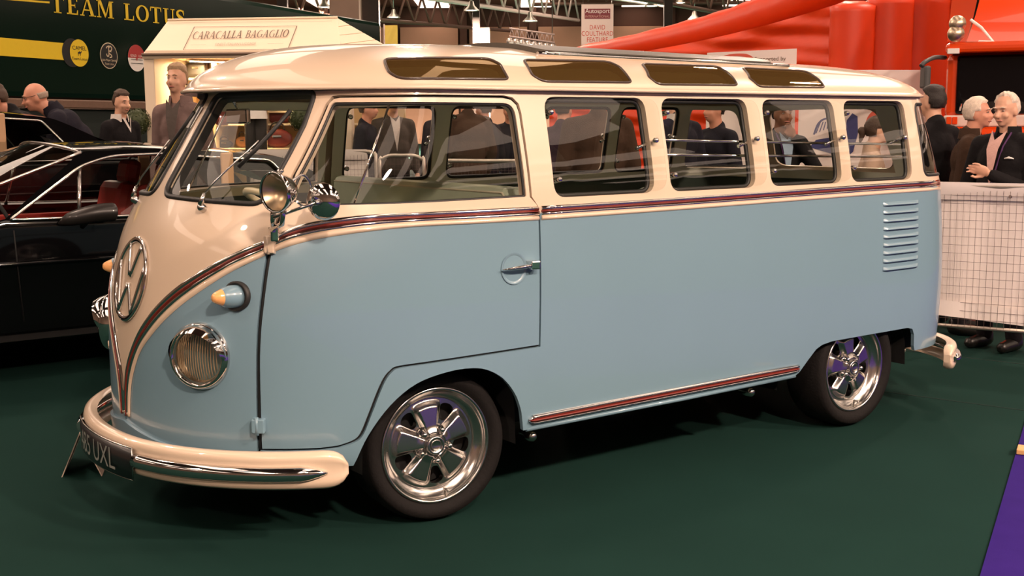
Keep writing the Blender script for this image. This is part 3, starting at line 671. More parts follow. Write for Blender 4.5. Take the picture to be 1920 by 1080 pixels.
# ------------------------------------------------------------------ wipers
for ds in (0.0, -.47):
    cl = lambda s: s+ds
    mb = MB(); P = bpt(cl(.263), 1.190, .012); nn = bnorm(cl(.263), 1.19); mb.lathe([(.014, -.02), (.015, .006), (.010, .014), (0, .015)], P, nn, 12)
    mb.tube([bpt(cl(.262), 1.196, .022), bpt(cl(.264), 1.232, .030)], [.011, .006], 8)
    mb.tube([bpt(cl(.264), 1.228, .030), bpt(cl(.282), 1.27, .032), bpt(cl(.305), 1.315, .030), bpt(cl(.364), 1.4175, .026)], .0035, 6)
    wp = part(mb, 'wiper_arm', ALU)
    mb = MB(); mb.tube([bpt(cl(a), b, .014) for a, b in ((.3258, 1.330), (.36, 1.395), (.395, 1.463), (.428, 1.530))], .0075, 6); mb.build('wiper_blade', RUBBER, wp)
mb = MB(); q = [bpt(a, b, .004) for a, b in ((-.058, 1.557), (-.010, 1.553), (-.020, 1.473), (-.072, 1.476))]; mb.add(q, [(0, 1, 2, 3)]); part(mb, 'windscreen_sticker', WHITEP, fix=False)

# ------------------------------------------------------------------ bumpers
def bumper(sA, sB, z0, off, name, n=140):
    ss = np.linspace(sA, sB, n); P = body(ss, np.full(n, .38)); N = bnorm(ss, np.full(n, .38)); N[:, 2] = 0; N /= np.linalg.norm(N, axis=1, keepdims=True)
    prof = [(-.030, .058), (-.012, .066), (.006, .066), (.018, .058), (.024, .040), (.020, .030), (.020, -.022), (.024, -.036), (.018, -.056), (.004, -.066), (-.014, -.066), (-.030, -.058)]
    vs = []; K = len(prof)
    for i in range(n):
        u = i/(n-1); e = min(1, min(u, 1-u)*(abs(sB-sA))/.055); sc = max(.30, (1-(1-e)**2.4)**(1/2.4))
        for a, b in prof: vs.append(P[i]+N[i]*(off+a*(.55+.45*sc))*1.0+np.array([0, 0, z0-P[i][2]+b*sc]))
    mb = MB(); mb.add(vs, [(i*K+k, (i+1)*K+k, (i+1)*K+k+1, i*K+k+1) for i in range(n-1) for k in range(K-1)], True)
    mb.f += [tuple(range(K)), tuple((n-1)*K+k for k in range(K-1, -1, -1))]; mb.smooth += [False, False]
    return part(mb, name, CREAM)
def bpath(s, z, off):
    P = body(s, .38); N = bnorm(s, .38); N[2] = 0; N /= np.linalg.norm(N); return np.array([P[0]+N[0]*off, P[1]+N[1]*off, z])
fb = bumper(-.712, .712, .313, .088, 'front_bumper')
for sg in (-1, 1):
    mb = MB(); ss = np.linspace(.205, .668, 26); mb.tube([bpath(sg*s, .308, .112) for s in ss], [.027 if i < 23 else .027-.0235*((i-22)/3)**1.5 for i in range(26)], 12, flat=1.0)
    mb.build('bumper_chrome_strip', CHROME, fb)
ss = np.linspace(-.20, .20, 24)
def plq(s, z, o): return bpath(s, z, o)
mb = MB(); vs = [plq(s, z, .125) for s in ss for z in (.238, .352)]+[plq(s, z, .119) for s in ss for z in (.238, .352)]; n = len(ss)
mb.add(vs, [(2*i, 2*i+2, 2*i+3, 2*i+1) for i in range(n-1)]+[(2*n+2*i, 2*n+2*i+1, 2*n+2*i+3, 2*n+2*i+2) for i in range(n-1)]+[(2*i, 2*n+2*i, 2*n+2*i+2, 2*i+2) for i in range(n-1)]+[(2*i+1, 2*i+3, 2*n+2*i+3, 2*n+2*i+1) for i in range(n-1)], True)
pl = mb.build('number_plate', BLKPAINT, fb)
mb = MB(); mb.tube([plq(s, .236, .122) for s in ss], .003, 6); mb.tube([plq(s, .354, .122) for s in ss], .003, 6)
for s in (-.2, .2): mb.tube([plq(s, .236, .122), plq(s, .354, .122)], .003, 6)
mb.build('plate_rim', ALU, pl)
text_mesh('plate_lettering', '485 UXL', .112, SILVERL, pl, (0, 0, 0), (1, 0, 0), (0, 0, 1), xscale=.90, wrap=lambda x, y: plq(x/1.42, .256+y, .1275))
rb = bumper(4.02, 4.75, .276, .080, 'rear_bumper', 90)
mb = MB(); mb.tube([bpath(s, .272, .104) for s in np.linspace(4.05, 4.74, 22)], [.012]+[.024]*20+[.024], 10); mb.build('bumper_chrome_strip', CHROME, rb)
rb2 = rb.copy(); rb2.data = rb.data.copy(); COL.objects.link(rb2)
for v in rb2.data.vertices: v.co.y = -v.co.y
rb2.data.flip_normals()

# ------------------------------------------------------------------ mirrors and spot lamp on the door pillar
base = bpt(.515, 1.10, .02)
mb = MB(); mb.box(base+np.array([0, 0, .01]), (.03, .03, .05), bev=.006); mb.tube([base+[0, 0, .02], base+[-.03, -.06, .05], base+[-.045, -.10, .09]], [.010, .009, .010], 8); ms = part(mb, 'mirror_bracket', CHROME)
mc = np.array([-.515, -.870, 1.234]); md = np.array([.0, -.0, 0.0])+(mc-np.array([-.62, -.77, 1.185])); 
nrm_ = np.array([.80, .50, .02]); nrm_ /= np.linalg.norm(nrm_)     # glass faces back to the driver
mb = MB(); mb.tube([base+[-.045, -.10, .075], mc-nrm_*.045], [.0055, .0055], 8); mb.tube([mc-nrm_*.05, mc-nrm_*.02], [.008, .012], 8); mb.build('mirror_arm', ALU, ms)
MB().lathe([(0, -.024), (.018, -.023), (.040, -.017), (.056, -.007), (.0625, .004), (.062, .008), (.058, .010)], mc, nrm_, 36).build('mirror_shell', CHROME, ms)
MB().lathe([(.058, .0095), (0, .0095)], mc, nrm_, 36).build('mirror_glass', mat('mirror_silver', (.85, .85, .85), .01, metal=1), ms)
sc = np.array([-.640, -.822, 1.270]); sd = np.array([-.955, -.29, -.05]); sd /= np.linalg.norm(sd)
sl = MB().lathe([(.062, .030), (.065, .034), (.068, .030), (.066, .018), (.060, 0), (.050, -.024), (.034, -.044), (.014, -.054), (0, -.056)], sc, sd, 32).build('spot_lamp_shell', CHROME, van)
MB().lathe([(.062, .030), (.045, .038), (.02, .042), (0, .043)], sc, sd, 32).build('spot_lamp_lens', LENSGL, sl)
MB().lathe([(.060, .026), (.045, .0), (.02, -.018), (0, -.02)], sc, sd, 28).build('spot_lamp_reflector', mat('reflector', ()), sl)
MB().tube([sc+[.012, .01, -.055], sc+[.02, .04, -.11], base+[-.02, -.03, .03]], [.011, .008, .010], 8).build('spot_lamp_stem', CHROME, sl)
hs = np.array([.49, -.86, 0]); hs /= np.linalg.norm(hs); hb = sc-sd*.05
MB().tube(smooth_curve([hb+[0, 0, .03], hb-sd*.05+[0, 0, .045], hb-sd*.082+[0, 0, .01], hb-sd*.08+[0, 0, -.04], hb-sd*.055+[0, 0, -.062], hb-sd*.02+[0, 0, -.04]], 5), .005, 8).build('spot_lamp_handle', CHROME, sl)
mb = MB(); mb.ell(sc+[0, 0, .066], (.012, .012, .008)); mb.build('spot_lamp_knob', CHROME, sl)

# ------------------------------------------------------------------ engine air louvres
for mi in (False, True):
    for i in range(9):
        zc = 1.098-i*.0395
        def lv(u, v, zc=zc, i=i):
            s = 3.488+.004*i*.4+.285*u; e = min(1, min(u, 1-u)*14); hh = .016*e*math.sin(PI*min(1, v*1.0)*.5); q = bpt(s, zc-.010+.016*v, 0.001+.013*e*(1-v)**.7 if v < 1 else .001); return q
        mb = MB(); mb.grid(lv, 16, 5)
        def lv2(u, v, zc=zc, i=i):
            s = 3.488+.004*i*.4+.285*u; e = min(1, min(u, 1-u)*14); return bpt(s, zc-.010-.004*(1-v), .001+(.013*e)*v)
        mb.grid(lv2, 16, 2); mb.build('air_louvre', BLUE, van, flipy=mi)

# ------------------------------------------------------------------ wheels
def wheel(cx, cy, cz, R, RT, st, side, wd=.19):
    """alloy wheel; outer face looks towards -y before mirroring (side=1) """
    root = empty('wheel', (cx, cy, cz)); root.parent = van; root.rotation_euler = (0, 0, st if side > 0 else PI+st)
    ax = np.array([0, -1.0, 0])
    k = RT-R
    MB().lathe([(R-.006, .0), (R+.004, .016), (R+k*.35, .030), (R+k*.75, .026), (RT-.012, .006), (RT, -.02), (RT, -.15), (RT-.014, -.18), (R+k*.4, -wd-.01), (R-.006, -wd)], (0, 0, 0), ax, 72).build('tyre', TYRE, root)
    MB().lathe([(R-.002, .004), (R-.001, .012), (R-.006, .017), (R-.013, .014), (R-.017, .002), (R-.022, -.012), (R-.038, -.020), (R-.046, -.026), (R-.050, -.030), (R-.05, -.16)], (0, 0, 0), ax, 72).build('rim', ALU, root)
    Ro = R-.048; Ri = .032
    # five-petal star: annulus with five rounded openings; height field makes the spokes proud
    circ = np.array([(Ro*math.cos(t), Ro*math.sin(t)) for t in np.linspace(0, 2*PI, 90, endpoint=False)]); holes = []; A0 = math.radians(98)
    for i in range(5):
        a = A0+2*PI*(i+.5)/5; r0, r1 = Ro*.53, Ro*.93; h0, h1 = .14, .215
        pl = [((r*math.cos(a+d)), (r*math.sin(a+d)), rr) for r, d, rr in ((r0, -h0, .012), (r1*.94, -h1, .016), (r1, 0, .03), (r1*.94, h1, .016), (r0, h0, .012))]
        holes.append(rounded(pl, .012, 4))
    def sstep(x, a, b): t_ = np.clip((x-a)/(b-a), 0, 1); return t_*t_*(3-2*t_)
    def FW(x, z):
        x = np.asarray(x, float); z = np.asarray(z, float); r = np.hypot(x, z); an = np.arctan2(z, x)-A0; an = (an+PI/5) % (2*PI/5)-PI/5
        lat = np.abs(an)*r; half = .022+.30*np.clip(r-.04, 0, 1)
        spoke = 1-sstep(lat, half*.66, half*1.20); edge = 1-sstep(r, Ro-.036, Ro-.008)
        h = -.034+.030*spoke*edge*(1-.30*(r/Ro))*sstep(r, .022, .05)+.014*(1-sstep(r, .03, .075))
        return np.stack([x, -h, z], -1)
    panel('spoke_star', FW, circ, holes, ALU, root, .005, rim=.03)
    MB().lathe([(.036, -.02), (.036, .010), (.033, .014), (.026, .0135), (.025, .0115), (0, .0125)], (0, 0, 0), ax, 32).build('centre_cap', ALU, root)
    MB().lathe([(.0225, .0125), (.020, .0150), (.0175, .0125)], (0, 0, 0), ax, 24).build('cap_emblem', mat('dull_chrome', (.35, .33, .31), .3, metal=1, noise=.1), root)
    for i in range(5):
        a = A0+2*PI*(i+.5)/5; p = np.array([.062*math.cos(a), .0, .062*math.sin(a)]); MB().lathe([(.016, -.03), (.016, -.012), (.011, -.010), (.0105, .006), (.007, .012), (0, .013)], p, ax, 10).build('wheel_nut', CHROME, root)
    MB().lathe([(.006, -.02), (.006, .008), (.004, .012), (0, .013)], ((Ro+.012)*.25, 0, -(Ro+.012)*.968), ax, 8).build('tyre_valve', ALU, root)
    MB().lathe([(Ro-.01, -.09), (0, -.09)], (0, 0, 0), ax, 32).build('brake_disc', BLACK, root)
    return root
wheel(0, -.7293, .2927, .2248, .2927, -.1263, 1); wheel(0, .7293, .2927, .2248, .2927, -.1263, -1)
wheel(2.4, -.790, .2927, .2197, .2927, 0, 1); wheel(2.4, .790, .2927, .2197, .2927, 0, -1)
# wheel houses, floor pan and chassis
mb = MB(); mb.box((1.2, 0, .36), (3.2, 1.20, .16)); part(mb, 'chassis_floor', BLACK)
for mi in (False, True):
    for cx, (xa, xb), zt in ((0, (-.34, .34), .63), (2.4, (1.86, 2.84), .55)):
        mb = MB(); mb.grid(lambda u, v: (cx+(xb-xa)/2*math.cos(PI*(1-u))+((xa+xb)/2-cx), -.78+.30*v, .25+(zt-.25)*math.sin(PI*u)**.5), 20, 2); mb.add([(xa, -.48, .2), (xb, -.48, .2), (xb, -.48, zt), (xa, -.48, zt)], [(0, 1, 2, 3)]); mb.build('wheel_house', BLACK, van, flipy=mi)
    mb = MB(); mb.box((-.50, -.22, .36), (.5, .36, .1)); mb.build('front_chassis', BLACK, van, flipy=mi)
    mb = MB(); mb.box((2.95, -.35, .38), (.4, .7, .14)); mb.box((2.98, -.62, .33), (.3, .05, .04)); mb.build('rear_chassis', BLACK, van, flipy=mi)

# ------------------------------------------------------------------ interior
mb = MB(); mb.box((1.14, 0, .46), (1.40, 1.46, .03)); mb.box((1.2, 0, .462), (3.5, .84, .03)); part(mb, 'cabin_floor', GREENP)
def bench(x, zt, zb, rake, name, wd=1.42, y0=0):
    mb = MB(); ax = np.array([[math.cos(rake), 0, -math.sin(rake)], [0, 1, 0], [math.sin(rake), 0, math.cos(rake)]]); h = (zt-zb)
    mb.box((x, y0, (zt+zb)/2), (.12, wd, h), ax, bev=.035); b = part(mb, name+'_backrest', SEATM)
    mb = MB(); mb.box((x-.27, y0, zb+.04), (.52, wd, .16), bev=.04); part(mb, name+'_cushion', SEATM)
    P = [np.array((x, y0, (zt+zb)/2))+ax[0]*-.058+ax[1]*q+ax[2]*(h/2-.03) for q in np.linspace(-wd/2+.03, wd/2-.03, 10)]
    P = [np.array((x, y0, (zt+zb)/2))+ax[0]*-.055+ax[1]*(-wd/2+.012)+ax[2]*q for q in np.linspace(-h/2, h/2-.05, 6)]+P
    MB().tube(P, .005, 6).build('seat_piping', PIPING, b)
bench(.385, 1.245, .78, .14, 'front_bench'); bench(1.45, 1.10, .72, .12, 'middle_bench', 1.3); bench(2.35, 1.12, .76, .12, 'rear_bench', 1.4)
mb = MB(); mb.grid(lambda u, v: (lambda q: (q[0]+.05+.16*v, q[1]*.97, 1.165+.012*math.sin(PI*v)))(body((u-.5)*1.0, 1.19)), 24, 5); mb.grid(lambda u, v: (lambda q: (q[0]+.21-.03*v, q[1]*.97, 1.165-.22*v))(body((u-.5)*1.0, 1.19)), 24, 3); part(mb, 'dashboard', BLUE)
mb = MB(); mb.lathe([(.05, 0), (.055, .02), (.05, .03), (0, .03)], (-.52, -.38, 1.13), (.7, 0, .7), 20); part(mb, 'speedometer', IVORY)
scn = np.array([-.36, -.38, 1.165]); sax = np.array([.42, 0, .907]); e1 = np.array([0, 1.0, 0]); e2 = np.cross(sax, e1)
mb = MB(); mb.tube([scn+.205*(math.cos(t)*e1+math.sin(t)*e2) for t in np.linspace(0, 2*PI, 40, endpoint=False)], .013, 8, closed=True)
for t in (PI/2-1.2, PI/2+1.2, -PI/2): mb.tube([scn-sax*.03, scn+.2*(math.cos(t)*e1+math.sin(t)*e2)], .011, 6)
mb.lathe([(.03, -.05), (.034, 0), (.02, .015), (0, .016)], scn-sax*.02, sax, 16); mb.tube([scn-sax*.03, scn-sax*.55+np.array([-.06, 0, 0])], .02, 8); part(mb, 'steering_wheel', IVORY)
mb = MB(); mb.box((-.42, .0, 1.52), (.02, .20, .06), bev=.008); mb.tube([(-.42, 0, 1.55), (-.45, 0, 1.60)], .006, 6); part(mb, 'interior_mirror', CHROME)

# ================================================================== BLACK COUPE behind the van
BLKCAR = mat('black_car_paint', (.003, .003, .0035), .05, coat=0.0, noise=.2, nscale=3)
REDL = mat('red_leather', (.42, .030, .020), .42, noise=.12, nscale=18, bump=.1, bscale=120)
TAN = mat('tan_trim', (.50, .30, .16), .45, noise=.08)
CARGL = glass_mat('car_glass', (.80, .82, .80), 1.0)
GREYT = mat('bright_window_trim', (.66, .63, .60), .18, metal=1.0, noise=.04)
YS, BZ = 2.72, .935
def cy_(z):
    z = np.asarray(z, float); return YS+np.where(z > BZ, (z-BZ)*.40, .05*((BZ-z)/.5)**2*.6+.02*np.clip((.70-z)/.1, 0, 1))
def carF(x, z):
    x = np.asarray(x, float); z = np.asarray(z, float); y = cy_(z)+.05*np.clip((np.abs(x-.4)-1.3), 0, 3)**2
    return np.stack([x, y, z+0*x], -1)
def cpx(px, py):
    y = YS
    for _ in range(8):
        q = on_plane(px, py, (0, y, 0), (0, 1, 0)); y = float(cy_(q[2]))
    return (float(q[0]), float(q[2]))
CYC = YS+.86      # centre line of the car
car = empty('black_coupe', (.4, CYC, 0), 0, 'glossy black two-door coupe with bright window trim and red leather seats beside the van', 'car')
def shift(mb): mb.v = [(x-.4, y-CYC, z) for x, y, z in mb.v]; return mb
def cbuild(mb, name, m, parent=None, both=False):
    shift(mb); o = mb.build(name, m, parent or car)
    if both: mb.build(name, m, parent or car, flipy=True)
    return o
def cF(x, z): q = carF(x, z); return q-np.array([.4, CYC, 0])
def cpanel(name, poly, holes, m, both=True, **k):
    for mi in ((False, True) if both else (False,)): panel(name, lambda s, z: cF(s+.4, z), [(a-.4, b) for a, b in poly], [np.array(h)-np.array([.4, 0]) for h in holes], m, car, mirror=mi, **k)
gl = rounded([(*cpx(16, 412), .02), (*cpx(150, 311), .06), (*cpx(205, 292), .12), (*cpx(300, 288), .1), (*cpx(397, 295), .1), (*cpx(505, 300), .02), (*cpx(560, 331), .02), (*cpx(400, 339), 0), (*cpx(215, 412), 0)], .04)
gx0, gx1 = gl[:, 0].min(), gl[:, 0].max()
gl = rounded([(*cpx(18, 412), .02), (*cpx(150, 311), .06), (*cpx(205, 292), .12), (*cpx(300, 288), .1), (*cpx(397, 295), .1), (*cpx(505, 300), .03), (cpx(578, 333)[0], BZ+.02, .02), (cpx(300, 380)[0], BZ+.012, 0)], .04)
top = [cpx(152, 286), cpx(200, 283), cpx(300, 279), cpx(400, 284), cpx(508, 292), cpx(548, 303), cpx(612, 333)]
xh, zh = top[0]; xe = top[-1][0]
low_ = [(-2.3, .30), (-2.35, .60), (-2.2, .78), (-.95, .90), (-.60, BZ)]
gh = [(-.95, .90), *[tuple(q) for q in smooth_curve([(-.66, .965), (xh-.12, zh-.09), *top], 4)], (xe+.10, BZ+.10), (2.45, .93), (2.55, .6), (2.4, .3), (-2.3, .30), (-2.36, .60), (-2.2, .76)]
cpanel('body_side', gh, [gl], BLKCAR, step=.09, rim=.03)
for mi in (False, True):
    L = resample(gl-np.array([.4, 0]), .06); P = np.array([cF(a+.4, b) for a, b in L])+np.array([0, -.010, 0]); MB().tube(P, .009, 6, closed=True).build('window_trim', GREYT, car, flipy=mi)
    xb = cpx(424, 318)[0]
    mb = MB(); mb.tube([carF(cpx(150, 318)[0]+.0, BZ+.31)+[0, .0, 0], carF(cpx(147, 400)[0], BZ+.02)], .012, 6); shift(mb).build('quarter_light_bar', GREYT, car, flipy=mi)
    mb = MB(); mb.box((np.array(carF(xb, BZ+.18))+[0, .02, 0]), (.085, .025, .40), bev=.01); shift(mb).build('door_pillar', TAN, car, flipy=mi)
    mb = MB(); mb.tube([carF(x_, .705)+np.array([0, -.012, 0]) for x_ in np.linspace(-2.2, 2.4, 24)], .012, 6); shift(mb).build('waist_crease', BLKCAR, car, flipy=mi)
    mb = MB(); mb.tube([carF(-.62, .90)+[0, -.002, 0], carF(-.61, .70)+[0, -.002, 0], carF(-.58, .36)+[0, -.002, 0]], .004, 5); shift(mb).build('door_gap', BLACK, car, flipy=mi)
# side glass
cpanel('side_glass', [tuple(q) for q in shrink(gl, .004)], [], CARGL, step=.12, rim=0, off=-.012)
# roof skin between the two rails
rail = smooth_curve([np.array(carF(a, b)) for a, b in top], 4); nr_ = len(rail)
mb = MB(); mb.grid(lambda u, v: (lambda q: np.array([q[0]+(-.10*(1-u)**2)*math.sin(PI*v), CYC+(q[1]-CYC)*(1-2*v), q[2]+.055*math.sin(PI*v)**.8*(1-.6*u)]))(rail[min(nr_-1, int(round(u*(nr_-1))))]), nr_-1, 14); cbuild(mb, 'roof_skin', BLKCAR)
# windscreen with bright surround, bonnet, boot, rear glass
h0 = np.array(rail[0]); b0 = np.array([-1.28, YS+.10, .93])
def wsf(u, v): a = h0+(b0-h0)*u; return np.array([a[0]-(.10+.12*u)*math.sin(PI*v), CYC+(a[1]-CYC)*(1-2*v), a[2]+.055*(1-u)*math.sin(PI*v)**.8])
mb = MB(); mb.grid(wsf, 6, 14); cbuild(mb, 'windscreen', CARGL)
mb = MB(); mb.tube([wsf(0, v) for v in np.linspace(0, 1, 15)], .010, 6); mb.tube([wsf(u, 0) for u in np.linspace(0, 1, 7)], .009, 6); mb.tube([wsf(u, 1) for u in np.linspace(0, 1, 7)], .009, 6); cbuild(mb, 'windscreen_trim', GREYT)
mb = MB(); mb.grid(lambda u, v: np.array([-1.25-1.1*u-.14*math.sin(PI*v), CYC+(YS+.06-CYC)*(1-2*v)*(1-.06*u*u), .925-.17*u**1.5+.05*math.sin(PI*v)]), 8, 12); cbuild(mb, 'bonnet', BLKCAR)
r1 = np.array(rail[-1])
mb = MB(); mb.grid(lambda u, v: np.array([r1[0]+(2.5-r1[0])*u, CYC+(r1[1]-CYC)*(1-2*v), r1[2]+(.90-r1[2])*u**.7+.02*math.sin(PI*v)]), 6, 8); cbuild(mb, 'boot_lid', BLKCAR)
mb = MB(); mb.box((-2.34, CYC, .5), (.2, 1.66, .4), bev=.06); mb.box((2.48, CYC, .55), (.16, 1.6, .5), bev=.05); cbuild(mb, 'bumper_ends', BLKCAR)
mb = MB(); mb.box((.1, CYC, .30), (4.3, 1.5, .12)); cbuild(mb, 'floor_pan', BLACK)
# interior: red seats, door trims, dark dash, steering wheel
for yy in (-.37, .37):
    mb = MB(); mb.box((.34, CYC+yy, .80), (.16, .48, .62), [np.array([.97, 0, -.24]), np.array([0, 1, 0]), np.array([.24, 0, .97])], bev=.06); mb.box((.47, CYC+yy, 1.17), (.10, .26, .17), [np.array([.97, 0, -.24]), np.array([0, 1, 0]), np.array([.24, 0, .97])], bev=.04); mb.box((.05, CYC+yy, .52), (.55, .48, .16), bev=.05); cbuild(mb, 'front_seat', REDL)
    mb = MB(); mb.box((1.25, CYC+yy, .80), (.18, .60, .5), [np.array([.95, 0, -.3]), np.array([0, 1, 0]), np.array([.3, 0, .95])], bev=.06); cbuild(mb, 'rear_seat', REDL)
for s_ in (-1, 1): mb = MB(); mb.box((.2, CYC+s_*.755, .68), (1.9, .04, .40), bev=.015); cbuild(mb, 'door_trim', REDL)
mb = MB(); mb.box((-.86, CYC, .88), (.4, 1.45, .14), bev=.05); cbuild(mb, 'dashboard', mat('dark_dash', (.015, .012, .010), .6, noise=.2))
mb = MB(); mb.tube([np.array([-.55, CYC-.37, .90])+.18*(math.cos(t_)*np.array([0, 1, 0])+math.sin(t_)*np.array([-.4, 0, .92])) for t_ in np.linspace(0, 2*PI, 28, endpoint=False)], .012, 6, closed=True); cbuild(mb, 'steering_wheel', BLACK)
# paper on the dash
mb = MB(); mb.box((-.93, CYC-.25, .962), (.22, .30, .004), bev=0); mb.box((-1.0, CYC+.12, .962), (.2, .22, .004)); cbuild(mb, 'dashboard_leaflet', WHITEP)
# door mirror: black streamlined shell
mo = np.array(carF(*cpx(170, 405))); mb = MB()
mb.tube(smooth_curve([mo+[-.19, -.02, -.035], mo+[-.12, -.06, -.005], mo+[0, -.09, .02], mo+[.085, -.10, .024], mo+[.105, -.10, .024]], 4), [.012, .025, .038, .048, .054, .058, .062, .065, .067, .068, .069, .069, .069, .069, .069, .068, .066], 14, flat=.8); mb.tube([mo+[-.06, .02, -.07], mo+[-.03, -.07, -.01]], .02, 6)
cbuild(mb, 'door_mirror', mat('satin_black', (.014, .011, .010), .38, coat=.2, noise=.15))
for wx in (-1.45, 1.55):
    for s_ in (-1, 1):
        mb = MB(); mb.lathe([(.20, 0), (.24, .02), (.31, .0), (.32, -.05), (.32, -.18), (.2, -.2)], (wx, CYC+s_*.82, .32), (0, s_, 0), 32); cbuild(mb, 'tyre', TYRE)
        mb = MB(); mb.lathe([(.21, .0), (.19, -.02), (.08, -.04), (.05, -.01), (0, -.008)], (wx, CYC+s_*.82, .32), (0, s_, 0), 24); cbuild(mb, 'wheel_rim', ALU)
# second black car further back, on a low plinth
c2 = copy_tree(car); tag(c2, 'second black car at the left edge, only its arched roof and tan pillar showing', 'car')
tq = on_plane(183, 256, (0, 5.06, 0), (0, 1, 0)); dz = tq[2]-top[-1][1]
c2.location = (float(tq[0]-top[-1][0]+.4), 5.06-YS+CYC, float(dz))
DKTAN = mat('dark_brown_leather', (.05, .025, .016), .5, noise=.15)
for ch in c2.children:
    if ch.name.split('.')[0] in ('front_seat', 'rear_seat', 'door_trim'):
        ch.data = ch.data.copy(); ch.data.materials.clear(); ch.data.materials.append(DKTAN)
mb = MB(); mb.box((0, 0, dz/2), (5.0, 1.9, dz-.002), bev=.02); o = mb.build('display_plinth', mat('plinth_black', (.01, .01, .01), .6, noise=.2)); o.location = (c2.location.x, c2.location.y, 0); tag(o, 'low black plinth raising the car at the left edge', 'plinth')

# ================================================================== GREEN TRANSPORTER
TGREEN = mat('dark_green_coach_paint', (.004, .014, .009), .12, spec=.25, coat=0, noise=.15, nscale=2)
YELLOW = mat('yellow_vinyl', (.80, .57, .012), .45, noise=.04)
TD = np.array([.843, .538, 0.0]); TD /= np.linalg.norm(TD); TN = np.array([TD[1], -TD[0], 0])       # along the side, and out of it
TQ = at(600, 22.5, 26.0)
def tp(px, py): return on_plane(px, py, TQ, TN)
zt0, zb0 = TQ[2], tp(150, 187)[2]; tend = tp(716, 60); tstart = tend-TD*16.0
trailer = empty('race_transporter', ((tstart+tend)/2*np.array([1, 1, 0])-TN*1.25), 0, 'long dark green race transporter trailer with yellow lettering and stripe', 'trailer')
TO = np.array(trailer.location)
def tb(mb, name, m, parent=trailer): mb.v = [tuple(np.array(q)-TO) for q in mb.v]; return mb.build(name, m, parent)
TAX = [TD, TN, UP]; L_ = 16.0; cxy = TO.copy()
mb = MB(); mb.box(cxy+UP*(zt0+zb0)/2, (L_, 2.5, zt0-zb0), TAX, bev=.10); tb(mb, 'trailer_body', TGREEN)
mb = MB(); mb.box(cxy+UP*(zb0-.07)+TN*1.16, (L_-.1, .2, .14), TAX, bev=.02); tb(mb, 'side_sill', mat('brown_sill', (.16, .09, .06), .5, noise=.2))
mb = MB(); mb.box(cxy+UP*(zb0*.55)+TN*.9, (L_-.4, .5, zb0*.75), TAX, bev=.04); tb(mb, 'side_skirt', mat('skirt_green', (.004, .010, .008), .5, noise=.2))
for k in (-5.2, -3.9, 4.6, 5.8):
    mb = MB(); mb.lathe([(.25, 0), (.28, .03), (.48, .02), (.5, -.04), (.5, -.3), (.25, -.3)], cxy+TD*k+TN*1.2+UP*.5, TN, 28); tb(mb, 'trailer_wheel', TYRE)
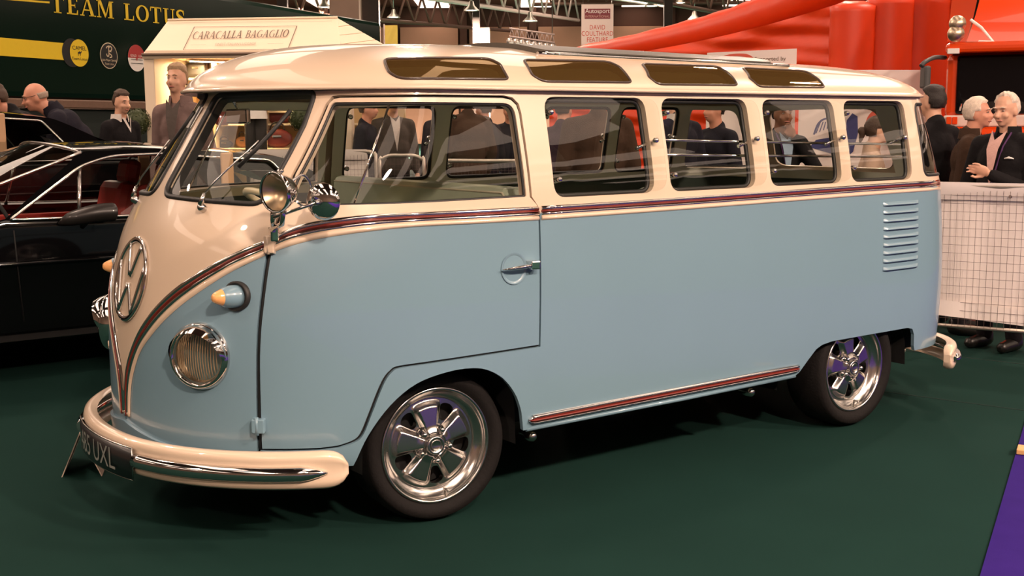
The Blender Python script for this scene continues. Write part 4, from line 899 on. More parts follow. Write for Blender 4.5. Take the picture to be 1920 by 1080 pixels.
# lettering with serifs
def ribbon(pts, wd): 
    P = np.array(pts, float); W = np.full(len(P), wd) if np.isscalar(wd) else np.array(wd); T = np.gradient(P, axis=0); T /= np.maximum(np.linalg.norm(T, axis=1, keepdims=True), 1e-9); N = np.stack([-T[:, 1], T[:, 0]], 1)
    return P+N*W[:, None]/2, P-N*W[:, None]/2
SW, TW, SF = .17, .075, .055
def bx2(x0, y0, x1, y1): return [[(x0, y0), (x1, y0), (x1, y1), (x0, y1)]]
def glyph(ch):
    q = []; cv = []
    if ch == 'T': q += bx2(.29, 0, .29+SW, 1)+bx2(0, 1-TW, .75, 1)+bx2(.17, 0, .58, SF)+[[(0, .72), (.04, .72), (.09, 1), (0, 1)], [(.75, .72), (.71, .72), (.66, 1), (.75, 1)]]; w = .78
    elif ch == 'E': q += bx2(.10, 0, .10+SW, 1)+bx2(0, 0, .62, TW)+bx2(0, 1-TW, .60, 1)+bx2(.1, .48, .48, .48+TW)+[[(.62, 0), (.62, .27), (.58, .27), (.52, 0)], [(.60, 1), (.60, .74), (.56, .74), (.51, 1)], [(.48, .38), (.48, .65), (.45, .6), (.45, .43)]]; w = .66
    elif ch == 'A': q += [[(.05, 0), (.12, 0), (.44, 1), (.38, 1)], [(.60, 0), (.79, 0), (.50, 1), (.38, 1)]]+bx2(.2, .30, .62, .30+TW)+bx2(-.03, 0, .22, SF)+bx2(.5, 0, .88, SF); w = .86
    elif ch == 'M': q += bx2(.08, 0, .08+.07, 1)+bx2(.74, 0, .74+SW, 1)+[[(.08, 1), (.26, 1), (.55, .12), (.47, 0)], [(.47, 0), (.55, .12), (.80, 1), (.74, 1)]]+bx2(-.02, 0, .24, SF)+bx2(.64, 0, 1.0, SF)+bx2(-.02, 1-SF, .2, 1)+bx2(.76, 1-SF, 1.0, 1); w = 1.02
    elif ch == 'L': q += bx2(.10, 0, .10+SW, 1)+bx2(0, 0, .62, TW)+bx2(0, 1-SF, .38, 1)+[[(.62, 0), (.62, .30), (.58, .30), (.52, 0)]]; w = .66
    elif ch == 'U': q += bx2(.10, .3, .10+SW, 1)+bx2(.62, .3, .70, 1)+bx2(0, 1-SF, .38, 1)+bx2(.52, 1-SF, .80, 1); w = .80; cv.append(([(.185+.0, .32), (.2, .14), (.30, .05), (.42, .035), (.56, .06), (.64, .15), (.66, .32)], [SW, .15, .11, .08, .075, .075, .08]))
    elif ch == 'O':
        t = np.linspace(0, 2*PI, 33); cv.append(([(.42+.335*math.cos(a), .5+.47*math.sin(a)) for a in t], [.07+.11*abs(math.cos(a))**1.5 for a in t])); w = .84
    elif ch == 'S': cv.append((smooth_curve([(.54, .80), (.48, .93), (.30, .97), (.13, .88), (.10, .72), (.22, .58), (.42, .45), (.55, .30), (.50, .12), (.32, .03), (.12, .08), (.05, .24)], 4), None)); q += bx2(.51, .68, .56, .98)+bx2(.03, .02, .08, .32); w = .62
    elif ch == 'C': t = np.linspace(.9, 2*PI-.9, 25); cv.append(([(.44+.36*math.cos(a), .5+.47*math.sin(a)) for a in t], [.05+.09*max(0, -math.cos(a))**1.0 for a in t])); w = .74
    elif ch == 'G': t = np.linspace(.9, 2*PI-.5, 25); cv.append(([(.44+.36*math.cos(a), .5+.47*math.sin(a)) for a in t], [.05+.09*max(0, -math.cos(a)) for a in t])); q += bx2(.68, .05, .80, .44)+bx2(.56, .40, .86, .45); w = .88
    elif ch == 'R': q += bx2(.10, 0, .23, 1)+bx2(0, 0, .35, .04)+bx2(0, .96, .3, 1)+[[(.35, .48), (.48, .48), (.80, 0), (.66, 0)]]; cv.append(([(.2, .975), (.42, .97), (.58, .86), (.60, .73), (.54, .58), (.40, .495), (.2, .49)], [.05, .06, .11, .13, .11, .06, .05])); w = .80
    elif ch == 'B': q += bx2(.10, 0, .23, 1)+bx2(0, 0, .25, .04)+bx2(0, .96, .25, 1); cv.append(([(.2, .975), (.40, .97), (.55, .87), (.57, .75), (.5, .60), (.36, .525), (.2, .52)], [.05, .06, .11, .13, .1, .05, .05])); cv.append(([(.2, .52), (.44, .51), (.62, .40), (.65, .26), (.58, .10), (.42, .025), (.2, .025)], [.05, .06, .11, .14, .11, .06, .05])); w = .74
    elif ch == 'I': q += bx2(.10, 0, .23, 1)+bx2(0, 0, .33, .04)+bx2(0, .96, .33, 1); w = .36
    else: w = .42
    for pts, wd in cv:
        P = np.array(pts); n = len(P)
        if wd is None: wd = [.06+.13*math.exp(-((i/(n-1)-.5)/.22)**2)+.03 for i in range(n)]
        a, b = ribbon(P, wd)
        for i in range(n-1): q.append([tuple(a[i]), tuple(b[i]), tuple(b[i+1]), tuple(a[i+1])])
    return q, w
def serif_text(name, txt, wrap, m, parent, thin=1.0, slant=0.0, gap=.10, O=np.zeros(3), width=None):
    """wrap(x, y) -> 3D point; x in cap heights from 0 to total"""
    adv = []; x = 0
    for ch in txt: q, w = glyph(ch); adv.append((x, q)); x += w+gap
    tot = x-gap
    for x0, q in adv:
        if not q: continue
        mb = MB()
        for pl in q: mb.add([np.array(wrap((x0+a+slant*b)/tot, b))-O for a, b in pl], [tuple(range(len(pl)))])
        mb.build(name, m, parent, fix=False)
def twrap(p0, p1, h0, h1, off=.012):
    a, b = tp(*p0), tp(*p1)
    return lambda u, v: a+(b-a)*u+UP*v*(h0+(h1-h0)*u)+TN*off
hh0 = tp(243, 8)[2]-tp(243, 39)[2]
serif_text('serif_letter', 'TEAM LOTUS', twrap((94, 23), (346, 49), hh0, hh0), YELLOW, trailer, O=TO)
def tquad(pts, off=.010): return [tp(*q)+TN*off for q in pts]
mb = MB(); mb.add(tquad([(-592, 18), (121, 81), (123, 113), (-588, 64)]), [(0, 1, 2, 3)]); tb(mb, 'yellow_stripe', YELLOW)
mb = MB(); mb.add(tquad([(-60, -10), (92, 3), (92, 6.5), (-60, -6)]), [(0, 1, 2, 3)]); mb.add(tquad([(346, 37), (560, 58), (560, 60), (346, 39.5)]), [(0, 1, 2, 3)]); tb(mb, 'yellow_pinstripe', YELLOW)
def disc(px, py, ry, name, m, off=.012, rim=None, a0=0, a1=2*PI):
    c = tp(px, py); r = (tp(px, py-ry)[2]-tp(px, py+ry)[2])/2; mb = MB(); P = [c+TN*off]+[c+TN*off+r*(math.cos(t)*TD+math.sin(t)*UP) for t in np.linspace(a0, a1, 41)]
    mb.add(P, [(0, i, i+1) for i in range(1, 41)]); return tb(mb, name, m), c, r
PBLK = mat('black_vinyl', (.006, .006, .006), .45, noise=.1); PCRM = mat('cream_vinyl', (.72, .60, .42), .45, noise=.04); PRED = mat('crimson_vinyl', (.40, .03, .03), .45, noise=.04); PWHT = mat('white_vinyl', (.78, .74, .70), .45, noise=.03)
disc(134, 99, 27, 'sponsor_disc', PBLK, .011)
o, c, r = disc(147.5, 99.5, 25.5, 'sponsor_disc', YELLOW, .014)
def tt(txt, c, dy, size, m, xs=1.0, off=.018, parent=None): return text_mesh('sponsor_lettering', txt, size, m, trailer, c+UP*dy+TN*off-TO, TD, UP, depth=0, xscale=xs)
tt('CAMEL', c, r*.22, r*.42, PBLK, 1.15); tt('Team Lotus', c, -r*.52, r*.30, PBLK, 1.15)
def tpoly(pts, c, r, m, name): mb = MB(); mb.add([c+TN*.019+(TD*a+UP*b)*r for a, b in pts], [tuple(range(len(pts)))]); tb(mb, name, m)
tpoly([(-.16, -.22), (-.12, -.22), (-.1, -.05), (.06, -.05), (.08, -.22), (.12, -.22), (.13, 0), (.22, .05), (.24, .14), (.17, .15), (.14, .08), (.08, .08), (.02, .16), (-.06, .08), (-.16, .06)], c, r, PBLK, 'sponsor_camel')
o, c, r = disc(203, 104.5, 24.5, 'sponsor_disc', PCRM, .012); disc(203, 104.5, 23, 'sponsor_disc', PBLK, .015)
mb = MB()
for pl in ([(-.05, .78), (-.02, .1), (-.12, -.05), (-.25, .0), (-.28, .14)], [(-.05, .70), (.2, .72), (.34, .55), (.2, .38), (-.03, .36)], [(.26, .3), (.05, .36), (.0, .2), (.25, .06), (.28, -.08), (.05, -.14)], [(-.3, .55), (-.15, .7), (.1, .62)]):
    P = smooth_curve(pl, 5); a, b = ribbon(P, .085); mb.add([c+TN*.019+(TD*q[0]+UP*q[1])*r for i in range(len(a)) for q in (a[i], b[i])], [(2*i, 2*i+1, 2*i+3, 2*i+2) for i in range(len(a)-1)])
tb(mb, 'sponsor_monogram', PCRM); tt('John Player Special', c, -r*.42, r*.24, PCRM, .9); tt('Team Lotus', c, -r*.70, r*.22, PCRM, 1.0)
o, c, r = disc(255, 109, 25, 'sponsor_disc', PWHT, .012); disc(255, 109, 25, 'sponsor_disc', PRED, .015, a0=0.0, a1=PI); tt('GOLD   LEAF', c, r*.08, r*.26, PWHT, 1.0)
mb = MB(); mb.add([c+TN*.018+(TD*a+UP*b)*r for a, b in ((-.7, -.1), (.7, -.1), (.7, -.14), (-.7, -.14))], [(0, 1, 2, 3)]); mb.add([c+TN*.018+(TD*a+UP*b)*r for a, b in ((-.7, -.38), (.7, -.38), (.7, -.42), (-.7, -.42))], [(0, 1, 2, 3)]); tb(mb, 'sponsor_rule', PBLK)
tpoly([(-.12, .05), (.12, .05), (0, -.25)], c, r, PRED, 'sponsor_shield')

# ================================================================== LUGGAGE KIOSK
KCREAM = mat('kiosk_cream', (.80, .66, .50), .6, noise=.04, nscale=3); KLINE = mat('kiosk_print', (.14, .09, .06), .6, noise=.1); KSH = mat('kiosk_shelf', (.78, .66, .48), .55, noise=.05)
KBACK = mat('kiosk_back_wall', (.62, .45, .24), .7, noise=.06)
KS = 1.40
KO = at(470, 300, 9.6*KS); KO[2] = 0
kiosk = empty('luggage_kiosk', KO, 0, 'cream hip-roofed luggage kiosk with printed fascia and lit shelves behind the van', 'kiosk')
def kb(mb, name, m, parent=kiosk, **k): mb.v = [tuple(np.array(q)-KO) for q in mb.v]; return mb.build(name, m, parent, **k)
TL, BL, BR = at(315, 39, 9.75*KS), at(266, 104, 9.2*KS), at(640, 101, 9.2*KS)
fn = np.cross(BR-BL, TL-BL); fn /= np.linalg.norm(fn); fn = -fn if np.dot(fn, HF) > 0 else fn
TR = on_plane(633, 34, BL, fn)
RS, RB = at(728, 88, 10.3*KS), at(742, 100, 10.3*KS)
def plate(pts, thick, nrm):
    n = np.array(nrm, float); n /= np.linalg.norm(n); k = len(pts); mb = MB(); mb.add([np.array(p) for p in pts]+[np.array(p)+n*thick for p in pts], [tuple(range(k)), tuple(range(2*k-1, k-1, -1))]+[(i, i+k, (i+1) % k+k, (i+1) % k) for i in range(k)]); return mb
fn = np.cross(BR-BL, TL-BL); fn /= np.linalg.norm(fn); fn = -fn if np.dot(fn, HF) > 0 else fn
kb(plate([BL, BR, TR, TL], .04, -fn), 'fascia', KCREAM)
def kf(px, py, off=.012): return on_plane(px, py, BL, fn)+fn*off
# side slope in four boards
for i in range(4):
    f0, f1 = i/4, (i+.94)/4; a0, a1 = TR+(BR-TR)*f0, TR+(BR-TR)*f1; c0, c1 = TR+(RS-TR)*f0, TR+(RS-TR)*f1
    sn = np.cross(BR-TR, RS-TR); sn /= np.linalg.norm(sn); sn = -sn if np.dot(sn, HF) > 0 else sn
    kb(plate([a0, a1, c1, c0] if i else [TR, a1, c1], .03, -sn), 'roof_board', KCREAM)
kb(MB().tube([TL+fn*.01, TR+fn*.01], .014, 6), 'fascia_moulding', KCREAM); kb(MB().tube([BL+fn*.01, BR+fn*.01], .016, 6), 'fascia_moulding', KLINE)
def kline(pts, w=.009):
    mb = MB()
    for a, b in zip(pts, pts[1:]):
        A_, B_ = kf(*a), kf(*b); d = (B_-A_)/np.linalg.norm(B_-A_); n = np.cross(fn, d); mb.add([A_-n*w/2-d*w/2, B_-n*w/2+d*w/2, B_+n*w/2+d*w/2, A_+n*w/2-d*w/2], [(0, 1, 2, 3)])
    return mb
kb(kline([(365, 52), (557, 50.5), (540, 94), (344, 95), (365, 52)]), 'fascia_frame_line', KLINE)
kb(kline([(316, 45), (622, 41)], .005), 'fascia_frame_line', KLINE)
def kwrap(p0, p1, hpx):
    def f(u, v): return kf(p0[0]+(p1[0]-p0[0])*u+v*hpx*.36, p0[1]+(p1[1]-p0[1])*u-v*hpx, .012)
    return f
serif_text('serif_letter', 'CARACALLA BAGAGLIO', kwrap((360, 75), (539, 71), 14), KLINE, kiosk, gap=.06, O=KO)
text_mesh('fascia_lettering', 'FINEST ITALIAN LUGGAGE', .03, mat('kiosk_print_pale', (.42, .33, .26), .6, noise=.1), kiosk, (0, 0, 0), (1, 0, 0), (0, 0, 1), wrap=lambda x, y: kf(441.5+x*214+y*50, 86.5-x*5-y*230, .012)-KO)
kb(kline([(358, 86), (386, 85.5)], .003), 'fascia_frame_line', KLINE); kb(kline([(502, 83.5), (531, 83)], .003), 'fascia_frame_line', KLINE)
# structure: pilasters, back wall, side wall, shelves
def kbox(px0, px1, d0, d1, z0, z1, name, m, bev=.01):
    d0 *= KS; d1 *= KS; a = at(px0, 230, d0); b = at(px1, 230, d0); c = (a+b)/2+HF*(d1-d0)/2; wd = np.dot(b-a, HR); mb = MB(); mb.box((c[0], c[1], (z0+z1)/2), (wd, d1-d0, z1-z0), AX3, bev=bev); return kb(mb, name, m)
ze = at(300, 102, 9.2*KS)[2]
kbox(274, 294, 9.3, 9.45, 0, ze, 'pilaster', KCREAM); kbox(294, 300, 9.45, 10.6, 0, ze, 'side_wall', KCREAM); kbox(294, 760, 10.6, 10.68, 0, ze, 'back_wall', KBACK)
kbox(640, 660, 9.3, 9.45, 0, ze, 'pilaster', KCREAM); kbox(278, 760, 9.3, 10.7, ze, ze+.05, 'canopy_board', KCREAM)
SHZ = [at(400, 147, 10.3*KS)[2], at(400, 208, 10.3*KS)[2], at(400, 232, 10.3*KS)[2], at(400, 262, 10.3*KS)[2]-.1]
kbox(300, 410, 10.2, 10.6, SHZ[0]-.03, SHZ[0], 'shelf_plank', KSH); kbox(400, 560, 10.2, 10.6, SHZ[1]-.03, SHZ[1], 'shelf_plank', KSH); kbox(400, 700, 10.2, 10.6, SHZ[2]-.03, SHZ[2], 'shelf_plank', KSH); kbox(300, 700, 10.1, 10.6, SHZ[3]-.03, SHZ[3], 'shelf_plank', KSH)
kbox(400, 404, 10.15, 10.6, SHZ[3], ze, 'shelf_upright', KSH); kbox(496, 500, 10.15, 10.6, SHZ[3], ze, 'shelf_upright', KSH); kbox(300, 304, 10.2, 10.6, 0, ze, 'shelf_upright', KSH)
# arched end panel by the entrance
kl = bpy.data.lights.new('kiosk_lamp', 'AREA'); kl.size = .5; kl.energy = 45; kl.color = (1, .70, .36)
kp = empty('kiosk_lamp_fitting', at(390, 112, 9.95*KS), 0, 'small strip lamp under the kiosk canopy lighting its shelves', 'lamp'); ko = bpy.data.objects.new('kiosk_lamp', kl); COL.objects.link(ko); ko.parent = kp; ko.location = (0, 0, -.03)
mb = MB(); mb.box((0, 0, 0), (.5, .12, .04), bev=.008); mb.build('lamp_tray', KCREAM, kp); mb = MB(); mb.tube([(-.22, 0, -.022), (.22, 0, -.022)], .01, 6); mb.build('lamp_tube', GLOW, kp)
# bags
def bag(px, pz, d, w, h, m, label, style=0):
    d *= KS; w *= KS; h *= KS; p = at(px, 230, d); p[2] = pz; t = empty('handbag' if style < 2 else 'travel_bag', p, -YAW, label, 'bag', 'bags on the kiosk shelves')
    mb = MB()
    def f(u, v):
        a = 2*PI*u; ww = w/2*(1-.22*v**2)*(.25+.75*min(1, 6*min(v+.05, 1.05-v)))if style < 2 else w/2*(math.sin(PI*min(.98, max(.02, v)))**.4)
        dd = .055*(1-.3*v)*(.3+.7*min(1, 6*min(v+.05, 1.05-v))); cc, ss = math.cos(a), math.sin(a)
        return (ww*math.copysign(abs(cc)**.6, cc), dd*math.copysign(abs(ss)**.6, ss), h*v)
    mb.grid(f, 20, 8, cu=True); mb.f += [tuple(i*9 for i in range(19, -1, -1)), tuple(i*9+8 for i in range(20))]; mb.smooth += [False]*2; mb.build('bag_body', m, t)
    mb = MB(); mb.tube(smooth_curve([(-w*.25, -.02, h*.96), (-w*.18, -.02, h*1.25), (0, -.02, h*1.38), (w*.18, -.02, h*1.25), (w*.25, -.02, h*.96)], 4), .008, 6); mb.build('bag_handle', mat('dark_strap', (.02, .012, .010), .5), t)
    mb = MB(); mb.box((0, -.054, h*.62), (w*.3, .01, h*.12), bev=.003); mb.build('bag_clasp', CHROME, t)
    return t
LBR = mat('brown_leather', (.055, .024, .014), .5, noise=.3, nscale=12); LBK = mat('black_leather', (.012, .009, .008), .45, noise=.3, nscale=12); LRD = mat('oxblood_leather', (.14, .016, .014), .45, noise=.3, nscale=12); LTN = mat('tan_leather', (.22, .09, .035), .5, noise=.3, nscale=12)
bag(329, SHZ[0], 10.3, .15, .13, LBR, 'dark brown handbag on the top kiosk shelf behind the grey-jacketed man'); bag(372, SHZ[0], 10.25, .18, .14, LBK, 'black handbag on the top kiosk shelf right of the brown one'); bag(384, SHZ[0]+.0, 10.42, .12, .26, LBR, 'tall brown bag at the right end of the top kiosk shelf')
bag(417, at(417, 235, 10.0*KS)[2], 10.02, .16, .22, LRD, 'oxblood bag hanging beside the windscreen pillar'); bag(446, SHZ[1], 10.35, .13, .10, LBR, 'small brown bag on the middle shelf left of the white blouse')
bag(525, SHZ[2], 10.3, .22, .20, LRD, 'reddish brown bag seen behind the wiper blade'); bag(420, SHZ[3], 10.3, .14, .07, LBK, 'flat black bag on the low kiosk shelf by the pillar', 2); bag(454, SHZ[3], 10.3, .12, .10, LTN, 'tan bag on the low kiosk shelf', 2)
bag(520, SHZ[3], 10.2, .26, .16, LRD, 'large red holdall on the low kiosk shelf', 2); bag(480, SHZ[3], 10.4, .16, .12, LBK, 'black bag behind the dark trousers on the low shelf', 2)
mb = MB(); a_ = at(301, 178, 10.55*KS); mb.box(a_, (.10, .015, .14), AX3, bev=.003); o = mb.build('framed_print', WHITEP); tag(o, 'small framed print on the kiosk wall left of the grey-jacketed man', 'picture')
# hanging red-white bag and price card are bags too; topiary balls
LEAF = mat('topiary_leaf', (.035, .050, .012), .6, noise=.4, nscale=25); POT = mat('terracotta_pot', (.16, .07, .035), .7, noise=.2)
def topiary(px, py, d, rad, label):
    c = at(px, py, d); t = empty('topiary_tree', (c[0], c[1], 0), 0, label, 'topiary', 'ball topiary trees by the kiosk'); rnd = random.Random(int(px)); mb = MB()
    mb.ell((0, 0, c[2]), rad*.86, nu=20, nv=14); mb.build('foliage_core', LEAF, t)
    mb = MB()
    for _ in range(900):
        v = np.array([rnd.gauss(0, 1) for _ in range(3)]); v /= np.linalg.norm(v); p = np.array([0, 0, c[2]])+v*rad*rnd.uniform(.84, 1.03); a = np.cross(v, [rnd.gauss(0, 1) for _ in range(3)]); a /= np.linalg.norm(a); b = np.cross(v, a)*.45+v*rnd.uniform(-.4, .5); s = rad*.085
        mb.add([p-a*s, p+b*s, p+a*s, p-b*s], [(0, 1, 2, 3)])
    o = mb.build('leaves', LEAF, t, fix=False); o['kind'] = 'stuff'
    MB().tube([(0, 0, .3), (.01, 0, c[2]*.6), (0, 0, c[2]-rad*.5)], .016, 8).build('trunk', mat('bark', (.06, .035, .02), .8, noise=.3), t)
    MB().lathe([(.10, 0), (.15, .30), (.165, .30), (.165, .34), (.14, .34), (.13, .30), (0, .30)], (0, 0, 0), (0, 0, 1), 20).build('pot', POT, t)
topiary(257, 228, 12.95, .150, 'ball topiary beside the young man in the black sweater'); topiary(566, 222, 12.9, .15, 'ball topiary seen through the windscreen beside the kiosk')
# dress form: white blouse over black trousers, on a stand
p = at(479, 230, 9.3*KS); zf = at(479, 262, 9.3*KS)[2]-.55
t = empty('dress_form', (p[0], p[1], 0), -YAW, 'shop dummy in white blouse and black trousers at the kiosk', 'dress form')
zb_ = at(479, 218, 9.3*KS)[2]
mb = MB(); mb.lathe([(.10, -.02), (.085, .06), (.075, .12), (.09, .22), (.10, .30), (.06, .38), (.03, .40), (.03, .46), (0, .46)], (0, 0, zb_), (0, 0, 1), 20); mb.v = [(x*1.4, y*1.4, zb_+(z-zb_)*1.4) for x, y, z in mb.v]; mb.build('blouse', mat('white_blouse', (.72, .68, .66), .7, noise=.08), t)
for s_ in (-1, 1): mb = MB(); mb.tube([(s_*.05, 0, zb_+.02), (s_*.056, 0, zb_-.3), (s_*.063, 0, zb_-.75)], [.075, .065, .058], 12); mb.build('trouser_leg', mat('black_cloth', (.014, .011, .011), .8, noise=.2), t)
mb = MB(); mb.lathe([(.2, 0), (.2, .02), (.02, .03), (.02, zb_-.7), (0, zb_-.7)], (0, 0, 0), (0, 0, 1), 20); mb.build('stand', LBK, t)

# ================================================================== CROWD BARRIERS
CLOTH = mat('white_banner_cloth', (.78, .70, .66), .8, noise=.05, nscale=6); WIRE = mat('dark_wire', (.16, .11, .10), .5, metal=.5, noise=.1); GALV = mat('galvanised_tube', (.50, .44, .38), .4, metal=.7, noise=.15)
def barrier(pA, pB, zt, zb, label, group, cloth=True, mesh=True, wave=.012, hem=.11, seed=0, sag=0.0, cl=(0, 1)):
    pA, pB = np.array(pA, float)*[1, 1, 0], np.array(pB, float)*[1, 1, 0]; d = pB-pA; L = np.linalg.norm(d); ex = d/L; ey = np.array([-ex[1], ex[0], 0]); ey = -ey if np.dot(ey, HF) > 0 else ey
    t = empty('crowd_barrier', pA, 0, label, 'barrier', group); rr = .02
    MB().tube(smooth_curve([UP*.08, UP*(zt-.12), ex*.03+UP*(zt-.035), ex*.12+UP*zt, ex*(L/2)+UP*zt, ex*(L-.12)+UP*zt, ex*(L-.03)+UP*(zt-.035), ex*L+UP*(zt-.12), ex*L+UP*.08], 4), rr, 8).build('tube_frame', GALV, t)
    for f in (.08, .92):
        MB().tube([ex*L*f+ey*.28+UP*.02, ex*L*f+UP*.14, ex*L*f-ey*.28+UP*.02], .015, 6).build('foot', GALV, t)
    MB().tube([UP*.2, ex*L+UP*.2], .012, 6).build('bottom_rail', GALV, t)
    if mesh:
        mb = MB(); n = int(L/.038)
        for i in range(n+1): mb.tube([ex*(i*L/n)+UP*.2, ex*(i*L/n)+UP*(zt-.0)], .0011, 4, caps=False)
        for i in range(int((zt-.2)/.052)): mb.tube([UP*(.2+i*.052), ex*L+UP*(.2+i*.052)], .0011, 4, caps=False)
        mb.v = [tuple(np.array(q)+ey*.012) for q in mb.v]; o = mb.build('wire_mesh', WIRE, t); o['kind'] = 'stuff'
    if cloth:
        rnd = random.Random(seed); ph = [rnd.uniform(0, 6) for _ in range(6)]
        def cf(u, v):
            a = cl[0]*L+(cl[1]-cl[0])*L*u; w = wave*(math.sin(a*9+ph[0])+.6*math.sin(a*23+ph[1]+v*2)+.4*math.sin(a*5+v*4+ph[2])); zz = zb+sag*(u-.5)*2+(zt-.03-zb-sag*(u-.5)*2)*(1-v); return ex*a-ey*(.02-w*.5)+UP*zz
        mb = MB(); mb.grid(cf, 60, 14); mb.build('banner_cloth', CLOTH, t)
        mb = MB(); mb.grid(lambda u, v: ex*((cl[0]+(cl[1]-cl[0])*u)*L)+ey*(.022*math.cos(PI*(v-.0)*.5)+.004*math.sin(u*L*8))+UP*(zt+.022-hem*v), 40, 4); mb.build('banner_hem', CLOTH, t)
        mb = MB(); mb.grid(lambda u, v: np.array(cf(u, 1))+ey*(.03+.006*math.sin(u*L*11))+UP*(.10*(1-v)-.03), 40, 3); mb.build('banner_lower_hem', CLOTH, t)
        for f in (.12, .55): q = ex*(cl[0]+(cl[1]-cl[0])*f)*L+ey*.026+UP*(zt-.06); MB().lathe([(.010, 0), (.010, .003), (.004, .004), (.004, 0)], q, ey, 10).build('eyelet', WIRE, t)
        q = ex*.12*L+ey*.035+UP*(zb+.10); MB().tube(smooth_curve([q, q+UP*.05, q+UP*.09+ex*.02, q+UP*.11, q+UP*.08-ex*.012, q+UP*.05], 3), .004, 5).build('cable_tie', BLACK, t)
    return t
dR = 7.2; a, b = at(1690, 350, 7.55), at(2080, 352, 6.95)
barrier(a, b, at(1850, 349, 7.3)[2], at(1850, 598, 7.3)[2], 'white-draped wire crowd barrier at the rear of the van', 'crowd barriers', wave=.014, sag=-.04)
a, b = at(470, 275, 12.4), at(705, 290, 12.2); barrier(a, b, at(600, 284, 12.3)[2], .25, 'crowd barrier with white cloth, behind the cab seat', 'crowd barriers', seed=1, cl=(0, .93))
a, b = at(712, 292, 12.2), at(795, 297, 12.1); barrier(a, b, at(750, 292, 12.1)[2], .25, 'bare crowd barrier end seen under the first far window', 'crowd barriers', cloth=False)
a, b = at(806, 296, 12.0), at(1010, 308, 11.6); barrier(a, b, at(900, 302, 11.8)[2], .25, 'bare crowd barrier behind the cab door window', 'crowd barriers', cloth=False)

# ================================================================== HANGING BANNER, COLUMN FLAG, BOARDS
hb0 = at(1120, 55, 28.0); t = empty('hanging_banner', hb0-UP*.9, -YAW, 'tall white hanging banner with red lettering above the van', 'banner'); wd_ = 60*28/FPX; hh = 92*28/FPX
mb = MB(); mb.box((0, 0, .9), (wd_, .012, hh)); mb.build('banner_sheet', mat('banner_white', (.80, .68, .62), .7, noise=.03), t)
mb = MB(); mb.box((0, -.009, .9+hh*.31), (wd_*.80, .004, hh*.20)); mb.build('logo_panel', mat('logo_maroon', (.20, .03, .04), .5), t)
text_mesh('logo_lettering', 'Autosport', .145, PWHT, t, (0, -.013, .9+hh*.325), (1, 0, 0), (0, 0, 1), 0, spacing=.95); text_mesh('logo_lettering', 'INTERNATIONAL', .075, mat('logo_pink', (.6, .35, .3), .5), t, (0, -.013, .9+hh*.235), (1, 0, 0), (0, 0, 1), 0)
RLET = mat('red_lettering', (.62, .09, .05), .5)
for k, tx in enumerate(('DAVID', 'COULTHARD', 'FEATURE')): text_mesh('banner_lettering', tx, .155, RLET, t, (0, -.010, .9-.005-k*.145), (1, 0, 0), (0, 0, 1), 0, spacing=1.05, xscale=.78)
for s_ in (-1, 1): MB().tube([(s_*wd_*.45, 0, .9+hh/2), (s_*wd_*.45, 0, HZ-hb0[2]+.9)], .008, 5).build('hanging_wire', SHADE, t)
fb0 = at(733, 66, 30); t = empty('flag_banner', (fb0[0], fb0[1], 0), -YAW, 'narrow yellow and white flag on a pole behind the kiosk roof', 'flag')
MB().tube([(-.17, 0, 0), (-.17, 0, fb0[2]+.28)], .02, 6).build('pole', STEELW, t)
mb = MB(); mb.grid(lambda u, v: (-.15+.32*u, .02*math.sin(u*7+v*5), fb0[2]+.25-.55*v), 10, 10); mb.build('flag_cloth', mat('pale_yellow_cloth', (.80, .62, .12), .7, noise=.15, nscale=3), t)
BRD = mat('board_white', (.78, .68, .64), .55, noise=.03)
def board(px0, px1, py0, py1, d0, d1, zb, label, name='advertising_board'):
    a, b = at(px0, py0, d0), at(px1, py1, d1); zt = (a[2]+b[2])/2; e = (b-a)*[1, 1, 0]; L = np.linalg.norm(e); e /= L; t = empty(name, ((a+b)/2)*[1, 1, 0], math.atan2(e[1], e[0]), label, 'board')
    mb = MB(); mb.add([(-L/2, 0, zb), (L/2, 0, zb), (L/2, 0, b[2]), (-L/2, 0, a[2]), (-L/2, .04, zb), (L/2, .04, zb), (L/2, .04, b[2]), (-L/2, .04, a[2])], [(0, 1, 2, 3), (7, 6, 5, 4), (0, 4, 5, 1), (1, 5, 6, 2), (2, 6, 7, 3), (3, 7, 4, 0)]); mb.build('panel_sheet', BRD, t)
    for s_ in (-1, 1): mb = MB(); mb.box((s_*L*.42, .06, zb/2+.2), (.05, .04, zb+.4)); mb.build('support_leg', GALV, t)
    return t, L
t, L = board(1326, 1494, 99, 91, 11.0, 10.8, .4, 'white board with red swoosh lettered Supported by, above the van roof')
zz = at(1420, 110, 10.9)[2]; text_mesh('board_lettering', 'Supported by', .052, KLINE, t, (.17, -.004, zz-.02), (1, 0, 0), (0, 0, 1), 0)
def swoosh(mb, pts, wds, y=-.004): P = smooth_curve(pts, 5); W = np.interp(np.linspace(0, 1, len(P)), np.linspace(0, 1, len(wds)), wds); a_, b_ = ribbon(P, W); mb.add([(q[0], y, q[1]) for i in range(len(a_)) for q in (a_[i], b_[i])], [(2*i, 2*i+1, 2*i+3, 2*i+2) for i in range(len(a_)-1)])
mb = MB(); swoosh(mb, [(-.36, zz), (-.2, zz+.035), (-.05, zz+.03), (.02, zz-.02), (.0, zz-.06)], [.002, .018, .03, .035, .02]); mb.build('red_swoosh', RLET, t)
t, L = board(1500, 1742, 131, 131, 10.4, 10.2, .35, 'big white board with dark blue racing car picture behind the rear van windows')
NAVY = mat('navy_print', (.03, .035, .16), .5, noise=.1); ox = lambda px: (px-1621)/242*L; oz = lambda py: at(1621, py, 10.3)[2]
